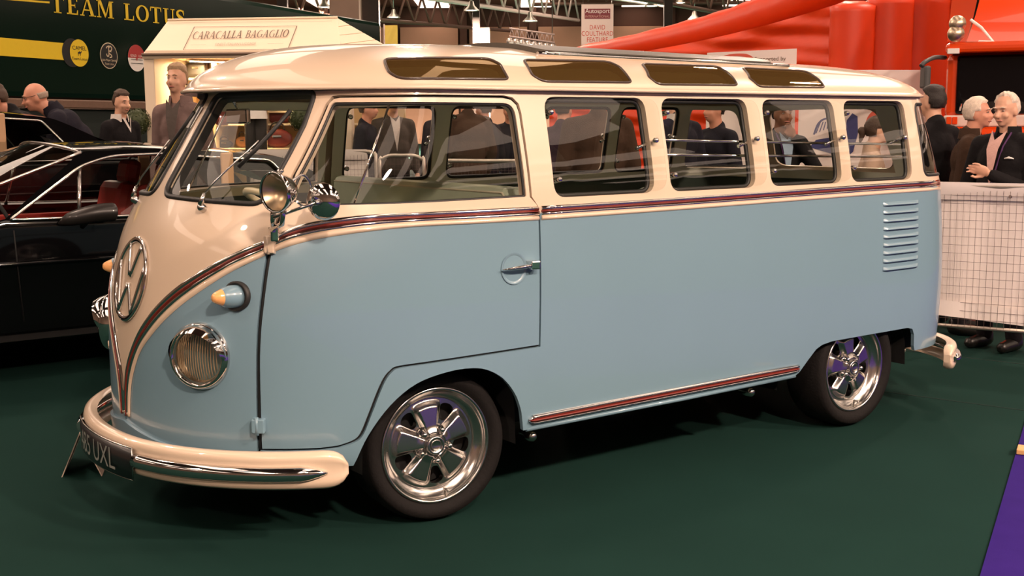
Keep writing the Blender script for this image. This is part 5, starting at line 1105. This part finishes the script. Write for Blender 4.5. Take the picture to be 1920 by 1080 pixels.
mb = MB(); mb.add([(ox(x_), -.004, oz(y_)) for x_, y_ in ((1588, 260), (1592, 225), (1602, 212), (1612, 218), (1614, 250), (1606, 285), (1598, 292), (1570, 290), (1545, 283), (1522, 276), (1535, 262), (1560, 258), (1575, 268))], [tuple(range(13))]); mb.build('car_print', NAVY, t)
mb = MB()
for k in range(6): mb.add([(ox(1533+k*7), -.004, oz(250-k*3)), (ox(1535+k*7), -.004, oz(250-k*3)), (ox(1543+k*5), -.004, oz(228)), (ox(1541+k*5), -.004, oz(228))], [(0, 1, 2, 3)])
swoosh(mb, [(ox(1530), oz(252)), (ox(1538), oz(232)), (ox(1552), oz(222)), (ox(1585), oz(222))], [.015, .02, .015, .01]); mb.build('car_print_lines', NAVY, t)
mb = MB(); swoosh(mb, [(ox(1626), oz(248)), (ox(1632), oz(226)), (ox(1642), oz(214)), (ox(1655), oz(214)), (ox(1652), oz(226))], [.004, .03, .05, .05, .02]); mb.build('red_swoosh', RLET, t)

# ================================================================== ORANGE-RED INFLATABLE
INFL = mat('orange_red_pvc', (.66, .042, .002), .42, noise=.06, nscale=4, bump=.12, bscale=14)
io = at(1660, 300, 12.2); io[2] = 0
infl = empty('inflatable_arch', io, 0, 'orange-red inflatable structure with a long sloping air tube', 'inflatable')
def ib(mb, name, m, **k): mb.v = [tuple(np.array(q)-io) for q in mb.v]; return mb.build(name, m, infl, **k)
tubep = smooth_curve([at(1040, 112, 17.5), at(1180, 92, 16.2), at(1330, 61, 15.0), at(1450, 26, 14.1), at(1560, -18, 13.4), at(1700, -80, 12.8)], 8)
rad = np.interp(np.linspace(0, 1, len(tubep)), [0, .1, .3, .6, 1], [.10, .16, .205, .25, .27]); rad = rad+np.array([.006*math.sin(i*1.9) for i in range(len(tubep))])
ib(MB().tube(tubep, rad, 24), 'air_tube', INFL)
for k, (p0, p1) in enumerate(((1556, 1640), (1626, 1712), (1694, 1782), (1764, 1806))):
    dd = 12.3; a, b = at(p0, 150, dd), at(p1, 150, dd); c = (a+b)/2; w2 = np.linalg.norm(b-a)/2*1.06; zt_ = at(1660, 3-k*14, dd)[2]
    def rib(u, v, c=c, w2=w2, zt_=zt_):
        t_ = 2*PI*u; vv = v; s_ = 1.0 if vv < .975 else math.sqrt(max(0, 1-((vv-.975)/.025)**2)); z = .35+(zt_-.35)*vv
        return np.array([c[0], c[1], 0])+HR*w2*math.cos(t_)*(.4+.6*s_)*(1+.012*math.sin(v*40))+HF*(.17*math.sin(t_)*s_+.02)+UP*z
    mb = MB(); mb.grid(rib, 24, 40, cu=True); ib(mb, 'inflated_rib', INFL)
rn = random.Random(3)
mb = MB()
def sheet(u, v):
    x_ = 1030+532*u; yt = 118-44*u-64*u*u; yb = 330; y_ = yt+(yb-yt)*v; w_ = .060*math.sin(u*9-v*26+3*math.sin(u*5))*min(1, 1.4*u)*(1-u)**.3+.022*math.sin(u*31-v*57); return at(x_, y_, 15.6-3.1*u+w_)
mb.grid(sheet, 90, 40); ib(mb, 'fabric_web', INFL)
mb = MB(); mb.box(io-HF*.2+UP*.2, (3.2, .9, .4), AX3, bev=.08); ib(mb, 'base_chamber', INFL)

# ================================================================== RED TRUCK
TRED = mat('truck_red_paint', (.68, .055, .004), .22, coat=.8, noise=.03, nscale=3); TBL = mat('truck_black_glass', (.003, .003, .004), .04, spec=.3, noise=.1); TGR = mat('truck_grey_plastic', (.05, .05, .05), .5, noise=.2)
TYW = math.radians(24); HF_, HR_ = HF*math.cos(TYW)+HR*math.sin(TYW), HR*math.cos(TYW)-HF*math.sin(TYW); AXT = [HR_, HF_, UP]
td = 9.4; to = at(1960, 300, td); to[2] = 0; truck = empty('red_truck', to, 0, 'glossy orange-red truck cab with black windscreen and roof fairing at the right edge', 'truck')
def rb_(mb, name, m, **k): mb.v = [tuple(np.array(q)-to) for q in mb.v]; return mb.build(name, m, truck, **k)
def tbx(p0, p1, y0, y1, d0, d1, name, m, bev=.02): a = at(p0, y1, d0); b = at(p1, y0, d0); wd3 = np.dot(b-a, HR); c = np.array([a[0], a[1], 0])+HR_*wd3/2+HF_*(d1-d0)/2; mb = MB(); mb.box((c[0], c[1], (a[2]+b[2])/2), (wd3, d1-d0, abs(b[2]-a[2])), AXT, bev=bev); return rb_(mb, name, m)
tbx(1772, 2210, 78, 100, td-.16, td+1.9, 'sun_visor', TRED, .03)
tbx(1770, 2210, 100, 222, td+.06, td+1.9, 'cab_shell', TRED, .05)
tbx(1790, 2200, 103, 214, td+.0, td+.07, 'windscreen', TBL, .02)
tbx(1768, 2212, 236, 560, td-.05, td+1.9, 'cab_front', TRED, .05); tbx(1768, 2212, 214, 238, td-.02, td+1.6, 'wiper_panel', mat('truck_white_strip', (.6, .5, .45), .4, noise=.1), .015)
for k in range(4): tbx(1774+k*11, 1783+k*11, 219, 233, td-.06, td-.02, 'marker_panel', TRED if k < 3 else PWHT, .004)
for k in range(6): tbx(1830, 2150, 285+k*38, 310+k*38, td-.10, td-.04, 'grille_slat', TGR, .01)
tbx(1782, 2212, 560, 680, td-.08, td+1.9, 'bumper', TGR, .05)
# roof fairing: sloped front
A0, A1 = at(1812, 78, td+.25), at(2210, 78, td+.25); B0, B1 = at(1834, -140, td+1.1), at(2190, -140, td+1.1)
mb = MB(); mb.grid(lambda u, v: (lambda a, b: a+(b-a)*v+(-HF*.22*math.sin(PI*min(1, v*1.1))+UP*0)*1.0)(A0+(A1-A0)*u, B0+(B1-B0)*u), 16, 10); rb_(mb, 'roof_fairing', TRED)
mb = MB(); e0_, e1_ = at(1776, 78, td+.5), at(1800, -140, td+1.4); mb.grid(lambda u, v: (lambda a, b: a+(b-a)*u-HF*.16*math.sin(PI*min(1, v*1.1))*u)(e0_+(e1_-e0_)*v, A0+(B0-A0)*v), 6, 10); rb_(mb, 'fairing_cheek', TRED)
rb_(MB().tube([at(1820, 37, td+.05), at(1840, 52, td-.0), at(1862, 78, td-.05), at(1835, 78, td-.04)], .012, 6), 'fairing_edge_trim', PWHT)
tbx(1776, 1797, 91, 101, td-.19, td-.15, 'maker_badge', PWHT, .003)
# air horns
for px_, py_ in ((1796, 44), (1793, 63)):
    c = at(px_, py_, td-.25); mb = MB(); mb.lathe([(0, -.035), (.062, .015), (.065, .022), (.045, .05), (.022, .10), (.018, .3)], c, HF*.96+HR*.25, 24); rb_(mb, 'air_horn', mat('brass_chrome', (.62, .50, .36), .34, metal=1, noise=.1))
# door mirror on its arm
rb_(MB().tube(smooth_curve([at(1772, 108, td-.05), at(1752, 108, td-.2), at(1735, 116, td-.3), at(1727, 124, td-.32)], 4), .018, 8), 'mirror_arm', TGR); c = at(1735, 145, td-.3); mb = MB(); mb.box(c, (.05, .12, .17), AX3, bev=.015); rb_(mb, 'door_mirror', TGR)
# bright pillar trim inside the windscreen edge
rb_(MB().tube([at(1802, 108, td-.02), at(1812, 135, td-.02), at(1806, 175, td-.02), at(1800, 208, td-.02)], [.012, .022, .016, .01], 6), 'pillar_trim', CHROME)
for s_ in (.25, 1.9):
    for off in (.5,): mb = MB(); c = to*[1, 1, 0]+HR*(s_-1.0)*.9+HF*.6+UP*.48; mb.lathe([(.2, 0), (.48, .02), (.5, -.04), (.5, -.26), (.2, -.28)], c, -HR if s_ < 1 else HR, 24); rb_(mb, 'truck_wheel', TYRE)

# ================================================================== A-FRAME SIGN, WOOD BLOCK
AF = mat('sign_card', (.55, .44, .36), .5, noise=.05); p1, p2 = on_plane(115, 895, (0, 0, 0), (0, 0, 1)), on_plane(190, 893, (0, 0, 0), (0, 0, 1)); apx = at(151, 820, float(np.dot((p1+p2)/2-CAM, _fw))); ra = at(195, 762, float(np.dot((p1+p2)/2-CAM, _fw))+.50)-at(164, 793, float(np.dot((p1+p2)/2-CAM, _fw)))
mid = (p1+p2)/2; sign = empty('tent_sign', mid, 0, 'folded card tent sign standing on the carpet beside the front bumper', 'sign'); rA, rB = on_plane(151, 820, (0, 0, .19), (0, 0, 1)), on_plane(166, 790, (0, 0, .19), (0, 0, 1)); dp = (rB-rA)/np.linalg.norm(rB-rA)*.30; apx = np.array([mid[0], mid[1], .19])
for a_, nm in ((p1, 'front_card'), (p2, 'back_card')):
    dn_ = np.cross(dp, apx-a_); dn_ /= np.linalg.norm(dn_); mb = plate([a_-mid, a_+dp-mid, apx+dp-mid, apx-mid], .004, dn_); mb.build(nm, AF, sign)
fn2 = np.cross(dp, apx-p2); fn2 /= np.linalg.norm(fn2); fn2 = fn2 if np.dot(fn2, HR) > 0 else -fn2; ux = dp/np.linalg.norm(dp); uy = (apx-p2)/np.linalg.norm(apx-p2)
mb = MB()
for cx_, r_ in ((.10, .04), (.17, .04)):
    cc = p2-mid+ux*cx_+uy*.10+fn2*.006; mb.tube([cc+ux*r_*math.cos(t_)*.55+uy*.062*math.sin(t_) for t_ in np.linspace(0, 2*PI, 28, endpoint=False)], .0022, 5, closed=True)
mb.build('sign_print', KLINE, sign)
wp_ = on_plane(1918, 852, (0, 0, 0), (0, 0, 1)); mb = MB(); mb.box((0, 0, .012), (.10, .05, .022), [ed_, en, UP], bev=.003); o = mb.build('wood_block', mat('pale_wood', (.62, .34, .13), .6, noise=.2, nscale=20)); o.location = Vector([float(v) for v in wp_+UP*.009]); tag(o, 'small pale wooden batten lying on the edge of the purple carpet', 'wood')

# ================================================================== PEOPLE
def skin_mat(n, c): return mat('skin_'+n, c, .5, noise=.10, nscale=30, bump=.05, bscale=150)
def cloth_mat(n, c): return mat('cloth_'+n, c, .85, noise=.22, nscale=16, bump=.5, bscale=28, spec=.12)
def fuse(prims, voxel, name, m, parent, smooth=2):
    mb = MB()
    for p in prims:
        if p[0] == 'c':
            _, a, b, r0, r1 = p; a, b = np.array(a, float), np.array(b, float); d = b-a; L = np.linalg.norm(d); d = d/max(L, 1e-6)
            mb.tube([a-d*r0, a-d*r0*.86, a-d*r0*.5, a, b, b+d*r1*.5, b+d*r1*.86, b+d*r1], [r0*.05, r0*.5, r0*.866, r0, r1, r1*.866, r1*.5, r1*.05], 12)
        else:
            mb.ell(p[1], p[2], p[3] if len(p) > 3 else None, 14, 10)
    o = mb.build(name, m, parent, fix=True)
    md = o.modifiers.new('r', 'REMESH'); md.mode = 'VOXEL'; md.voxel_size = voxel
    if smooth: ms_ = o.modifiers.new('s', 'SMOOTH'); ms_.iterations = smooth; ms_.factor = .5
    dg = bpy.context.evaluated_depsgraph_get(); me = bpy.data.meshes.new_from_object(o.evaluated_get(dg)); old = o.data; o.modifiers.clear(); o.data = me; bpy.data.meshes.remove(old)
    me.name = name; me.polygons.foreach_set('use_smooth', [True]*len(me.polygons))
    return o
def rotm(ax, a):
    return np.array(Matrix.Rotation(a, 3, Vector([float(v) for v in ax])))
def person(px, py, d, face, label, skin, top, legs, hair, hstyle='short', lean=0, hyaw=0, hpitch=0, arms=None, S=None, vox=.016, shirt=None, collar=None, bulk=1.0, group=None, glasses=False, logo=False, lanyard=None, sweater=None, facey=True, shoes=None, htilt=0, hs=.93):
    hw = at(px, py, d); S0 = hw[2]/1.62 if S is None else S; a = math.radians(face); fv = -HF*math.cos(a)+HR*math.sin(a); rz = math.atan2(fv[1], fv[0])-PI/2
    Rl = rotm((1, 0, 0), -math.radians(lean)); pel = np.array([0, 0, .95])
    def up_(p): return pel+Rl@(np.array(p, float)-pel)
    hc = up_((0, .035, 1.615)); Rz = np.array(Matrix.Rotation(rz, 3, 'Z'))
    foot = hw-Rz@(np.array([hc[0], hc[1], 0])*S0); t = empty('person', (foot[0], foot[1], 0), rz, label, 'person', group)
    if S is not None: S0 = S
    t.scale = (S0, S0, S0)
    if abs(hc[2]*S0-hw[2]) > .003: t.scale = (hw[2]/hc[2],)*3
    HRot = rotm((0, 0, 1), math.radians(hyaw))@rotm((1, 0, 0), -math.radians(lean*.35+hpitch))@rotm((0, 1, 0), math.radians(htilt))
    def hd(x, y, z): return hc+HRot@(np.array([x, y, z])*hs)
    HA = [HRot[:, 0], HRot[:, 1], HRot[:, 2]]
    sh = [up_((s*.168*bulk, 0, 1.388)) for s in (-1, 1)]
    if arms is None: el = [up_((s*.225*bulk, -.03, 1.10)) for s in (-1, 1)]; wr = [up_((s*.220*bulk, .09, .87)) for s in (-1, 1)]
    else: el = [np.array(arms[0]), np.array(arms[2])]; wr = [np.array(arms[1]), np.array(arms[3])]
    hip = [np.array((s*.09, 0, .93)) for s in (-1, 1)]; kn = [np.array((s*.105, .02, .50)) for s in (-1, 1)]; an = [np.array((s*.11, -.02, .085)) for s in (-1, 1)]
    hk = lambda *r: tuple(q*hs for q in r)
    B = [('e', hd(0, -.012, .022), hk(.076, .095, .098), HA), ('e', hd(0, .022, -.035), hk(.060, .072, .078), HA), ('e', hd(0, .062, -.085), hk(.026, .024, .020), HA), ('c', hd(0, .088, .008), hd(0, .108, -.026), .010, .015), ('e', hd(0, .080, .030), hk(.052, .014, .010), HA), ('e', hd(.072, -.008, -.012), hk(.011, .022, .034), HA), ('e', hd(-.072, -.008, -.012), hk(.011, .022, .034), HA),
         ('e', hd(.034, .066, -.028), hk(.026, .022, .022), HA), ('e', hd(-.034, .066, -.028), hk(.026, .022, .022), HA), ('e', hd(0, .085, -.056), hk(.024, .012, .006), HA), ('e', hd(0, .083, -.066), hk(.020, .012, .006), HA),
         ('c', up_((0, -.01, 1.42)), hd(0, -.015, -.06), .062, .055), ('e', up_((0, 0, 1.28)), (.165*bulk, .105*bulk, .17)), ('e', up_((0, 0, 1.05)), (.145*bulk, .105*bulk, .15)), ('c', up_((0, 0, 1.41)), up_((-.15*bulk, 0, 1.375)), .06, .05), ('c', up_((0, 0, 1.41)), up_((.15*bulk, 0, 1.375)), .06, .05)]
    for k in (0, 1):
        s = (-1, 1)[k]
        B += [('c', sh[k], el[k], .050, .040), ('c', el[k], wr[k], .039, .027), ('c', hip[k], kn[k], .082, .055), ('c', kn[k], an[k], .052, .036), ('c', an[k]+[0, -.02, -.035], an[k]+[s*.01, .14, -.05], .04, .032)]
        dv = wr[k]-el[k]; dv /= np.linalg.norm(dv); sd_ = np.cross(dv, [0, 1, 0]); sd_ = sd_/max(np.linalg.norm(sd_), 1e-6); nd = np.cross(sd_, dv)
        pc = wr[k]+dv*.055; B += [('e', pc, (.016, .040, .050), [nd, sd_, dv])]
        for fi, (o_, ln, r_) in enumerate(((-.033, .062, .0078), (-.011, .074, .0082), (.011, .070, .0082), (.033, .054, .0074))):
            b0_ = wr[k]+dv*.088+sd_*o_; b1_ = b0_+dv*ln*.55+nd*.012; b2_ = b1_+dv*ln*.35+nd*.03; B += [('c', b0_, b1_, r_, r_*.95), ('c', b1_, b2_, r_*.95, r_*.8)]
        th = wr[k]+dv*.035-sd_*.032; th1 = th+dv*.035-sd_*.022+nd*.01; B += [('c', th, th1, .012, .010), ('c', th1, th1+dv*.03+nd*.012, .010, .008)]
    body_ = fuse(B, vox, 'body', skin, t)
    # jacket / top
    J = [('e', up_((0, -.005, 1.28)), (.178*bulk, .128*bulk, .17)), ('e', up_((0, 0, 1.12)), (.172*bulk, .135*bulk, .20)), ('e', up_((0, 0, .94)), (.178*bulk, .132*bulk, .16)), ('c', up_((0, -.005, 1.415)), up_((-.155*bulk, -.005, 1.390)), .074, .066), ('c', up_((0, -.005, 1.415)), up_((.155*bulk, -.005, 1.390)), .074, .066), ('c', up_((0, -.01, 1.40)), up_((0, -.015, 1.47)), .085, .070)]
    for k in (0, 1): J += [('c', sh[k], el[k], .068, .056), ('c', el[k], wr[k]-(wr[k]-el[k])*.06, .055, .043)]
    jk = fuse(J, max(vox, .013), 'jacket' if not sweater else 'sweater', top, t)
    T = [('e', (0, 0, .90), (.165, .12, .12))]
    for k in (0, 1): T += [('c', hip[k], kn[k], .096, .072), ('c', kn[k], an[k]+[0, 0, .0], .068, .056)]
    fuse(T, max(vox, .018), 'trousers', legs, t)
    for k in (0, 1): s = (-1, 1)[k]; fuse([('c', an[k]+[0, -.03, -.035], an[k]+[s*.012, .15, -.047], .05, .040), ('c', an[k]+[0, -.02, .01], an[k]+[0, -.02, -.03], .05, .05)], .016, 'shoe', shoes or mat('black_shoe', (.010, .008, .007), .35, coat=.3, noise=.2), t)
    if collar is not None:
        mb = MB(); cb = up_((0, -.012, 1.455)); Rx = Rl
        mb.grid(lambda u, v: cb+Rx@np.array([(.078+.012*v)*math.sin(2*PI*u*.86+.44), -(.074+.012*v)*math.cos(2*PI*u*.86+.44+PI)*1.0-.0, .055-.075*v-.06*max(0, -math.cos(2*PI*u*.86+.44))*v*0]), 28, 4); mb.build('collar', collar, t)
    if shirt is not None and sweater:
        mb = MB(); mb.add([up_(q) for q in ((-.052, .085, 1.478), (-.030, .10, 1.475), (0, .136, 1.375), (.030, .10, 1.475), (.052, .085, 1.478), (0, .142, 1.335))], [(0, 1, 2, 5), (2, 3, 4, 5)], True); mb.build('shirt_collar', shirt, t, fix=False)
    elif shirt is not None:
        mb = MB(); mb.add([up_(q) for q in ((-.055, .092, 1.485), (.055, .092, 1.485), (.042, .146*bulk, 1.36), (.020, .158*bulk, 1.22), (.0, .160*bulk, 1.10), (-.020, .158*bulk, 1.22), (-.042, .146*bulk, 1.36), (0, .128*bulk, 1.42))], [(0, 7, 6), (7, 1, 2), (7, 2, 6), (6, 2, 3, 5), (5, 3, 4)], True); mb.build('shirt_front', shirt, t, fix=False)
    if lanyard is not None:
        mb = MB(); mb.tube([up_(q) for q in ((-.065, .06, 1.47), (-.045, .118, 1.38), (-.015, .148, 1.22), (0, .152, 1.12), (.015, .148, 1.22), (.045, .118, 1.38), (.065, .06, 1.47))], .006, 5); mb.box(up_((0, .155, 1.06)), (.07, .006, .10)); mb.build('lanyard', lanyard, t)
    if logo:
        mb = MB(); q = up_((-.10, .125, 1.30)); mb.tube([q+[-.03, 0, 0], q+[0, .006, .006], q+[.03, .010, 0]], [.004, .009, .004], 6); mb.build('jacket_logo', PWHT, jk)
    # hair
    rnd = random.Random(int(px*7+d*13)); ph = [rnd.uniform(0, 6.28) for _ in range(6)]
    def hairy(u):
        x, y, z = u
        if hstyle == 'short': return z > .66 if y > .55 else (z > .66-(.55-y)*.75 if y > .1 else (z > .28 if y > -.15 else z > -.62))
        if hstyle == 'receding': return (z > .86 and y < .45) if y > .3 else (z > .30 if y > -.1 else z > -.60)
        if hstyle == 'bald': return (y < -.05 and -.55 < z < .12)
        return z > .60 if y > .5 else (z > .0 if y > 0 else z > -.70)
    mb = MB()
    def hf(u, v):
        th = PI*v; p_ = 2*PI*u; q = np.array([math.sin(th)*math.cos(p_), math.sin(th)*math.sin(p_), math.cos(th)]); ok = hairy(q)
        k = (1.10+.028*math.sin(7*q[0]+ph[0])*math.sin(9*q[2]+ph[1])+.018*math.sin(19*q[0]+ph[2]+11*q[1])+.015*math.sin(23*q[2]+ph[3])) if ok else .80
        if hstyle == 'bald': k = 1.03 if ok else .8
        if hstyle == 'short' and ok and q[2] > .6: k += .13
        return hd(q[0]*.079*k, -.012+q[1]*.098*k, .024+q[2]*.100*k)
    mb.grid(hf, 40, 26, cu=True); mb.build('hair', hair, t)
    if hstyle == 'ponytail': fuse([('e', hd(0, -.135, .0), (.036, .04, .036)), ('c', hd(0, -.13, -.02), hd(0, -.15, -.10), .03, .015)], .012, 'hair_bun', hair, t)
    if facey:
        EW, EI, BR_, LP = mat('eye_white', (.38, .33, .30), .3, noise=.02), mat('eye_iris', (.02, .018, .018), .2, noise=.1), hair, mat('lip', (.36, .13, .10), .5, noise=.1)
        for s in (-1, 1):
            e = MB(); e.ell(hd(s*.031, .0775, .010), hk(.0105, .0065, .0042), HA, 10, 8); eo_ = e.build('eye', EW, t); e = MB(); e.ell(hd(s*.031, .0835, .010), hk(.0045, .0025, .0042), HA, 8, 6); e.build('iris', EI, eo_)
            e = MB(); e.tube([hd(s*.014, .092, .032), hd(s*.032, .092, .037), hd(s*.050, .080, .031)], [.003, .004, .002], 6); e.build('eyebrow', BR_, t)
        e = MB(); e.tube([hd(-.024, .086, -.061), hd(-.01, .0955, -.059), hd(.01, .0955, -.059), hd(.024, .086, -.061)], [.003, .0055, .0055, .003], 6); e.build('mouth', LP, t)
    if glasses:
        mb = MB()
        for s in (-1, 1): mb.tube([hd(s*.032+.021*math.cos(q), .102, .010+.015*math.sin(q)) for q in np.linspace(0, 2*PI, 16, endpoint=False)], .0018, 5, closed=True); mb.tube([hd(s*.053, .100, .014), hd(s*.076, .05, .016), hd(s*.077, -.01, .014)], .0018, 5)
        mb.tube([hd(-.011, .104, .012), hd(.011, .104, .012)], .0018, 5); mb.build('spectacles', mat('dark_frame', (.02, .015, .012), .3, noise=.1), t)
    return t
SKP, SKR, SKD = skin_mat('pale', (.60, .33, .22)), skin_mat('ruddy', (.56, .25, .16)), skin_mat('dark', (.20, .09, .05))
BKC, NVC, BRC, GYC, MVC, BEC = cloth_mat('black', (.010, .009, .010)), cloth_mat('navy', (.014, .013, .020)), cloth_mat('brown', (.050, .028, .018)), cloth_mat('grey', (.085, .070, .062)), cloth_mat('mauve', (.17, .115, .105)), cloth_mat('beige', (.46, .32, .24))
JEAN = cloth_mat('dark_trousers', (.018, .016, .018)); SHW, SHP = cloth_mat('white', (.62, .56, .52)), cloth_mat('pink', (.58, .36, .32))
HGR, HWH, HBR, HDK, HGY, HSD = [mat('hair_'+n, c, .6, noise=.35, nscale=60, bump=.4, bscale=180) for n, c in (('grey', (.30, .25, .22)), ('white', (.66, .54, .44)), ('brown', (.055, .028, .016)), ('dark', (.014, .009, .007)), ('thin_grey', (.36, .27, .21)), ('sandy', (.34, .22, .12)))]
# left group
person(80, 183, 11.0, -68, 'bald man in spectacles and dark jacket bending over the cars', SKR, NVC, JEAN, HGY, 'bald', lean=34, hpitch=4, glasses=True, collar=NVC, S=1.02, vox=.012, arms=((-.27, .25, 1.06), (-.16, .42, .92), (.27, .25, 1.06), (.16, .44, .92)))
person(3, 186, 11.4, -55, 'man in a dark coat cut off by the left edge of the picture', SKR, BKC, JEAN, HBR, 'short', lean=32, S=1.0, vox=.016, arms=((-.27, .25, 1.06), (-.16, .42, .92), (.27, .25, 1.06), (.16, .44, .92)))
person(229, 193, 11.9, 58, 'young man in a black V-neck sweater over a white shirt', SKP, BKC, JEAN, HBR, 'short', hyaw=-4, hpitch=8, shirt=SHW, collar=SHW, vox=.013, sweater=True, bulk=.90, hs=.90)
person(331, 150, 9.25, -14, 'fair-haired man in a mauve-grey work jacket by the kiosk', SKP, MVC, JEAN, HSD, 'short', hyaw=2, hpitch=-2, collar=MVC, shirt=GYC, vox=.011, hs=.84, bulk=.86)
# right group behind the barrier
person(1747, 193, 8.6, 205, 'dark-haired man in black seen from behind beside the tail of the van', SKP, BKC, JEAN, HDK, 'short', vox=.014, facey=False, hyaw=12)
person(1834, 213, 8.15, 62, 'white-haired man in a dark brown jacket looking to the right', SKR, BRC, JEAN, HWH, 'full', vox=.011, collar=BRC, shirt=cloth_mat('slate', (.10, .09, .10)), bulk=1.08, hyaw=-6)
person(1886, 207, 7.55, -55, 'white-haired man in a black jacket with a lanyard behind the barrier', SKP, BKC, JEAN, HWH, 'receding', vox=.0065, collar=BKC, shirt=SHP, lanyard=cloth_mat('purple_lanyard', (.09, .04, .11)), logo=True, bulk=1.15, hpitch=10, hyaw=0,
       arms=((-.29, .06, 1.06), (-.06, .27, 1.20), (.30, -.02, 1.10), (.27, .10, .86)))
# seen through the windows
G = 'visitors seen through the van windows'
person(691, 205, 12.9, 78, 'man in profile in a dark fleece with an orange badge, behind the draped barrier', SKR, NVC, JEAN, HBR, 'short', vox=.018, group=G)
person(737, 194, 13.7, 20, 'man in a grey suit behind the bare barrier end', SKP, GYC, JEAN, HGY, 'short', vox=.018, shirt=SHW, group=G, bulk=1.1)
person(832, 196, 13.0, 200, 'man in a dark coat with his back turned between two far windows', SKP, NVC, JEAN, HDK, 'short', vox=.018, facey=False, group=G)
person(872, 186, 12.6, 212, 'broad man in a brown coat with his back turned, behind the cab door glass', SKR, BRC, JEAN, HBR, 'short', vox=.018, facey=False, bulk=1.2, group=G)
person(906, 205, 13.6, 230, 'brown-haired man in a navy jacket right of the broad brown coat', SKR, NVC, JEAN, HBR, 'short', vox=.018, facey=False, group=G)
person(955, 208, 14.5, -10, 'distant man in a dark top at the rear edge of the cab door glass', SKR, NVC, cloth_mat('jeans_blue', (.05, .07, .11)), HDK, 'short', vox=.018, group=G)
person(1118, 178, 9.2, 195, 'large man in a brown overcoat behind the first side window', SKR, BRC, JEAN, HDK, 'short', vox=.016, facey=False, bulk=1.25, group=G)
person(1058, 205, 10.6, 150, 'man in a dark purple jacket at the front of the first side window', SKR, cloth_mat('plum', (.04, .022, .035)), JEAN, HBR, 'short', vox=.018, facey=False, group=G)
person(1262, 188, 9.7, 215, 'man in a dark jacket with a pale collar behind the second side window', SKP, NVC, JEAN, HGY, 'short', vox=.016, facey=False, collar=SHW, bulk=1.15, group=G)
person(1338, 207, 10.0, -60, 'man with a ruddy face behind the rear part of the second side window', SKR, NVC, JEAN, HDK, 'short', vox=.016, bulk=1.1, group=G)
person(1468, 215, 8.9, 12, 'man with a lanyard holding his hand to his face behind the third side window', SKD, BKC, JEAN, HDK, 'short', vox=.013, shirt=cloth_mat('pale_blue', (.25, .33, .42)), lanyard=cloth_mat('purple_lanyard', ()), group=G, arms=((-.27, .10, 1.18), (-.05, .15, 1.44), (.25, -.02, 1.10), (.22, .10, .86)))
person(1646, 245, 8.7, 75, 'woman with tied-back brown hair and beige top behind the rear side window', SKP, BEC, JEAN, HBR, 'ponytail', vox=.013, group=G, S=.90, bulk=.9)
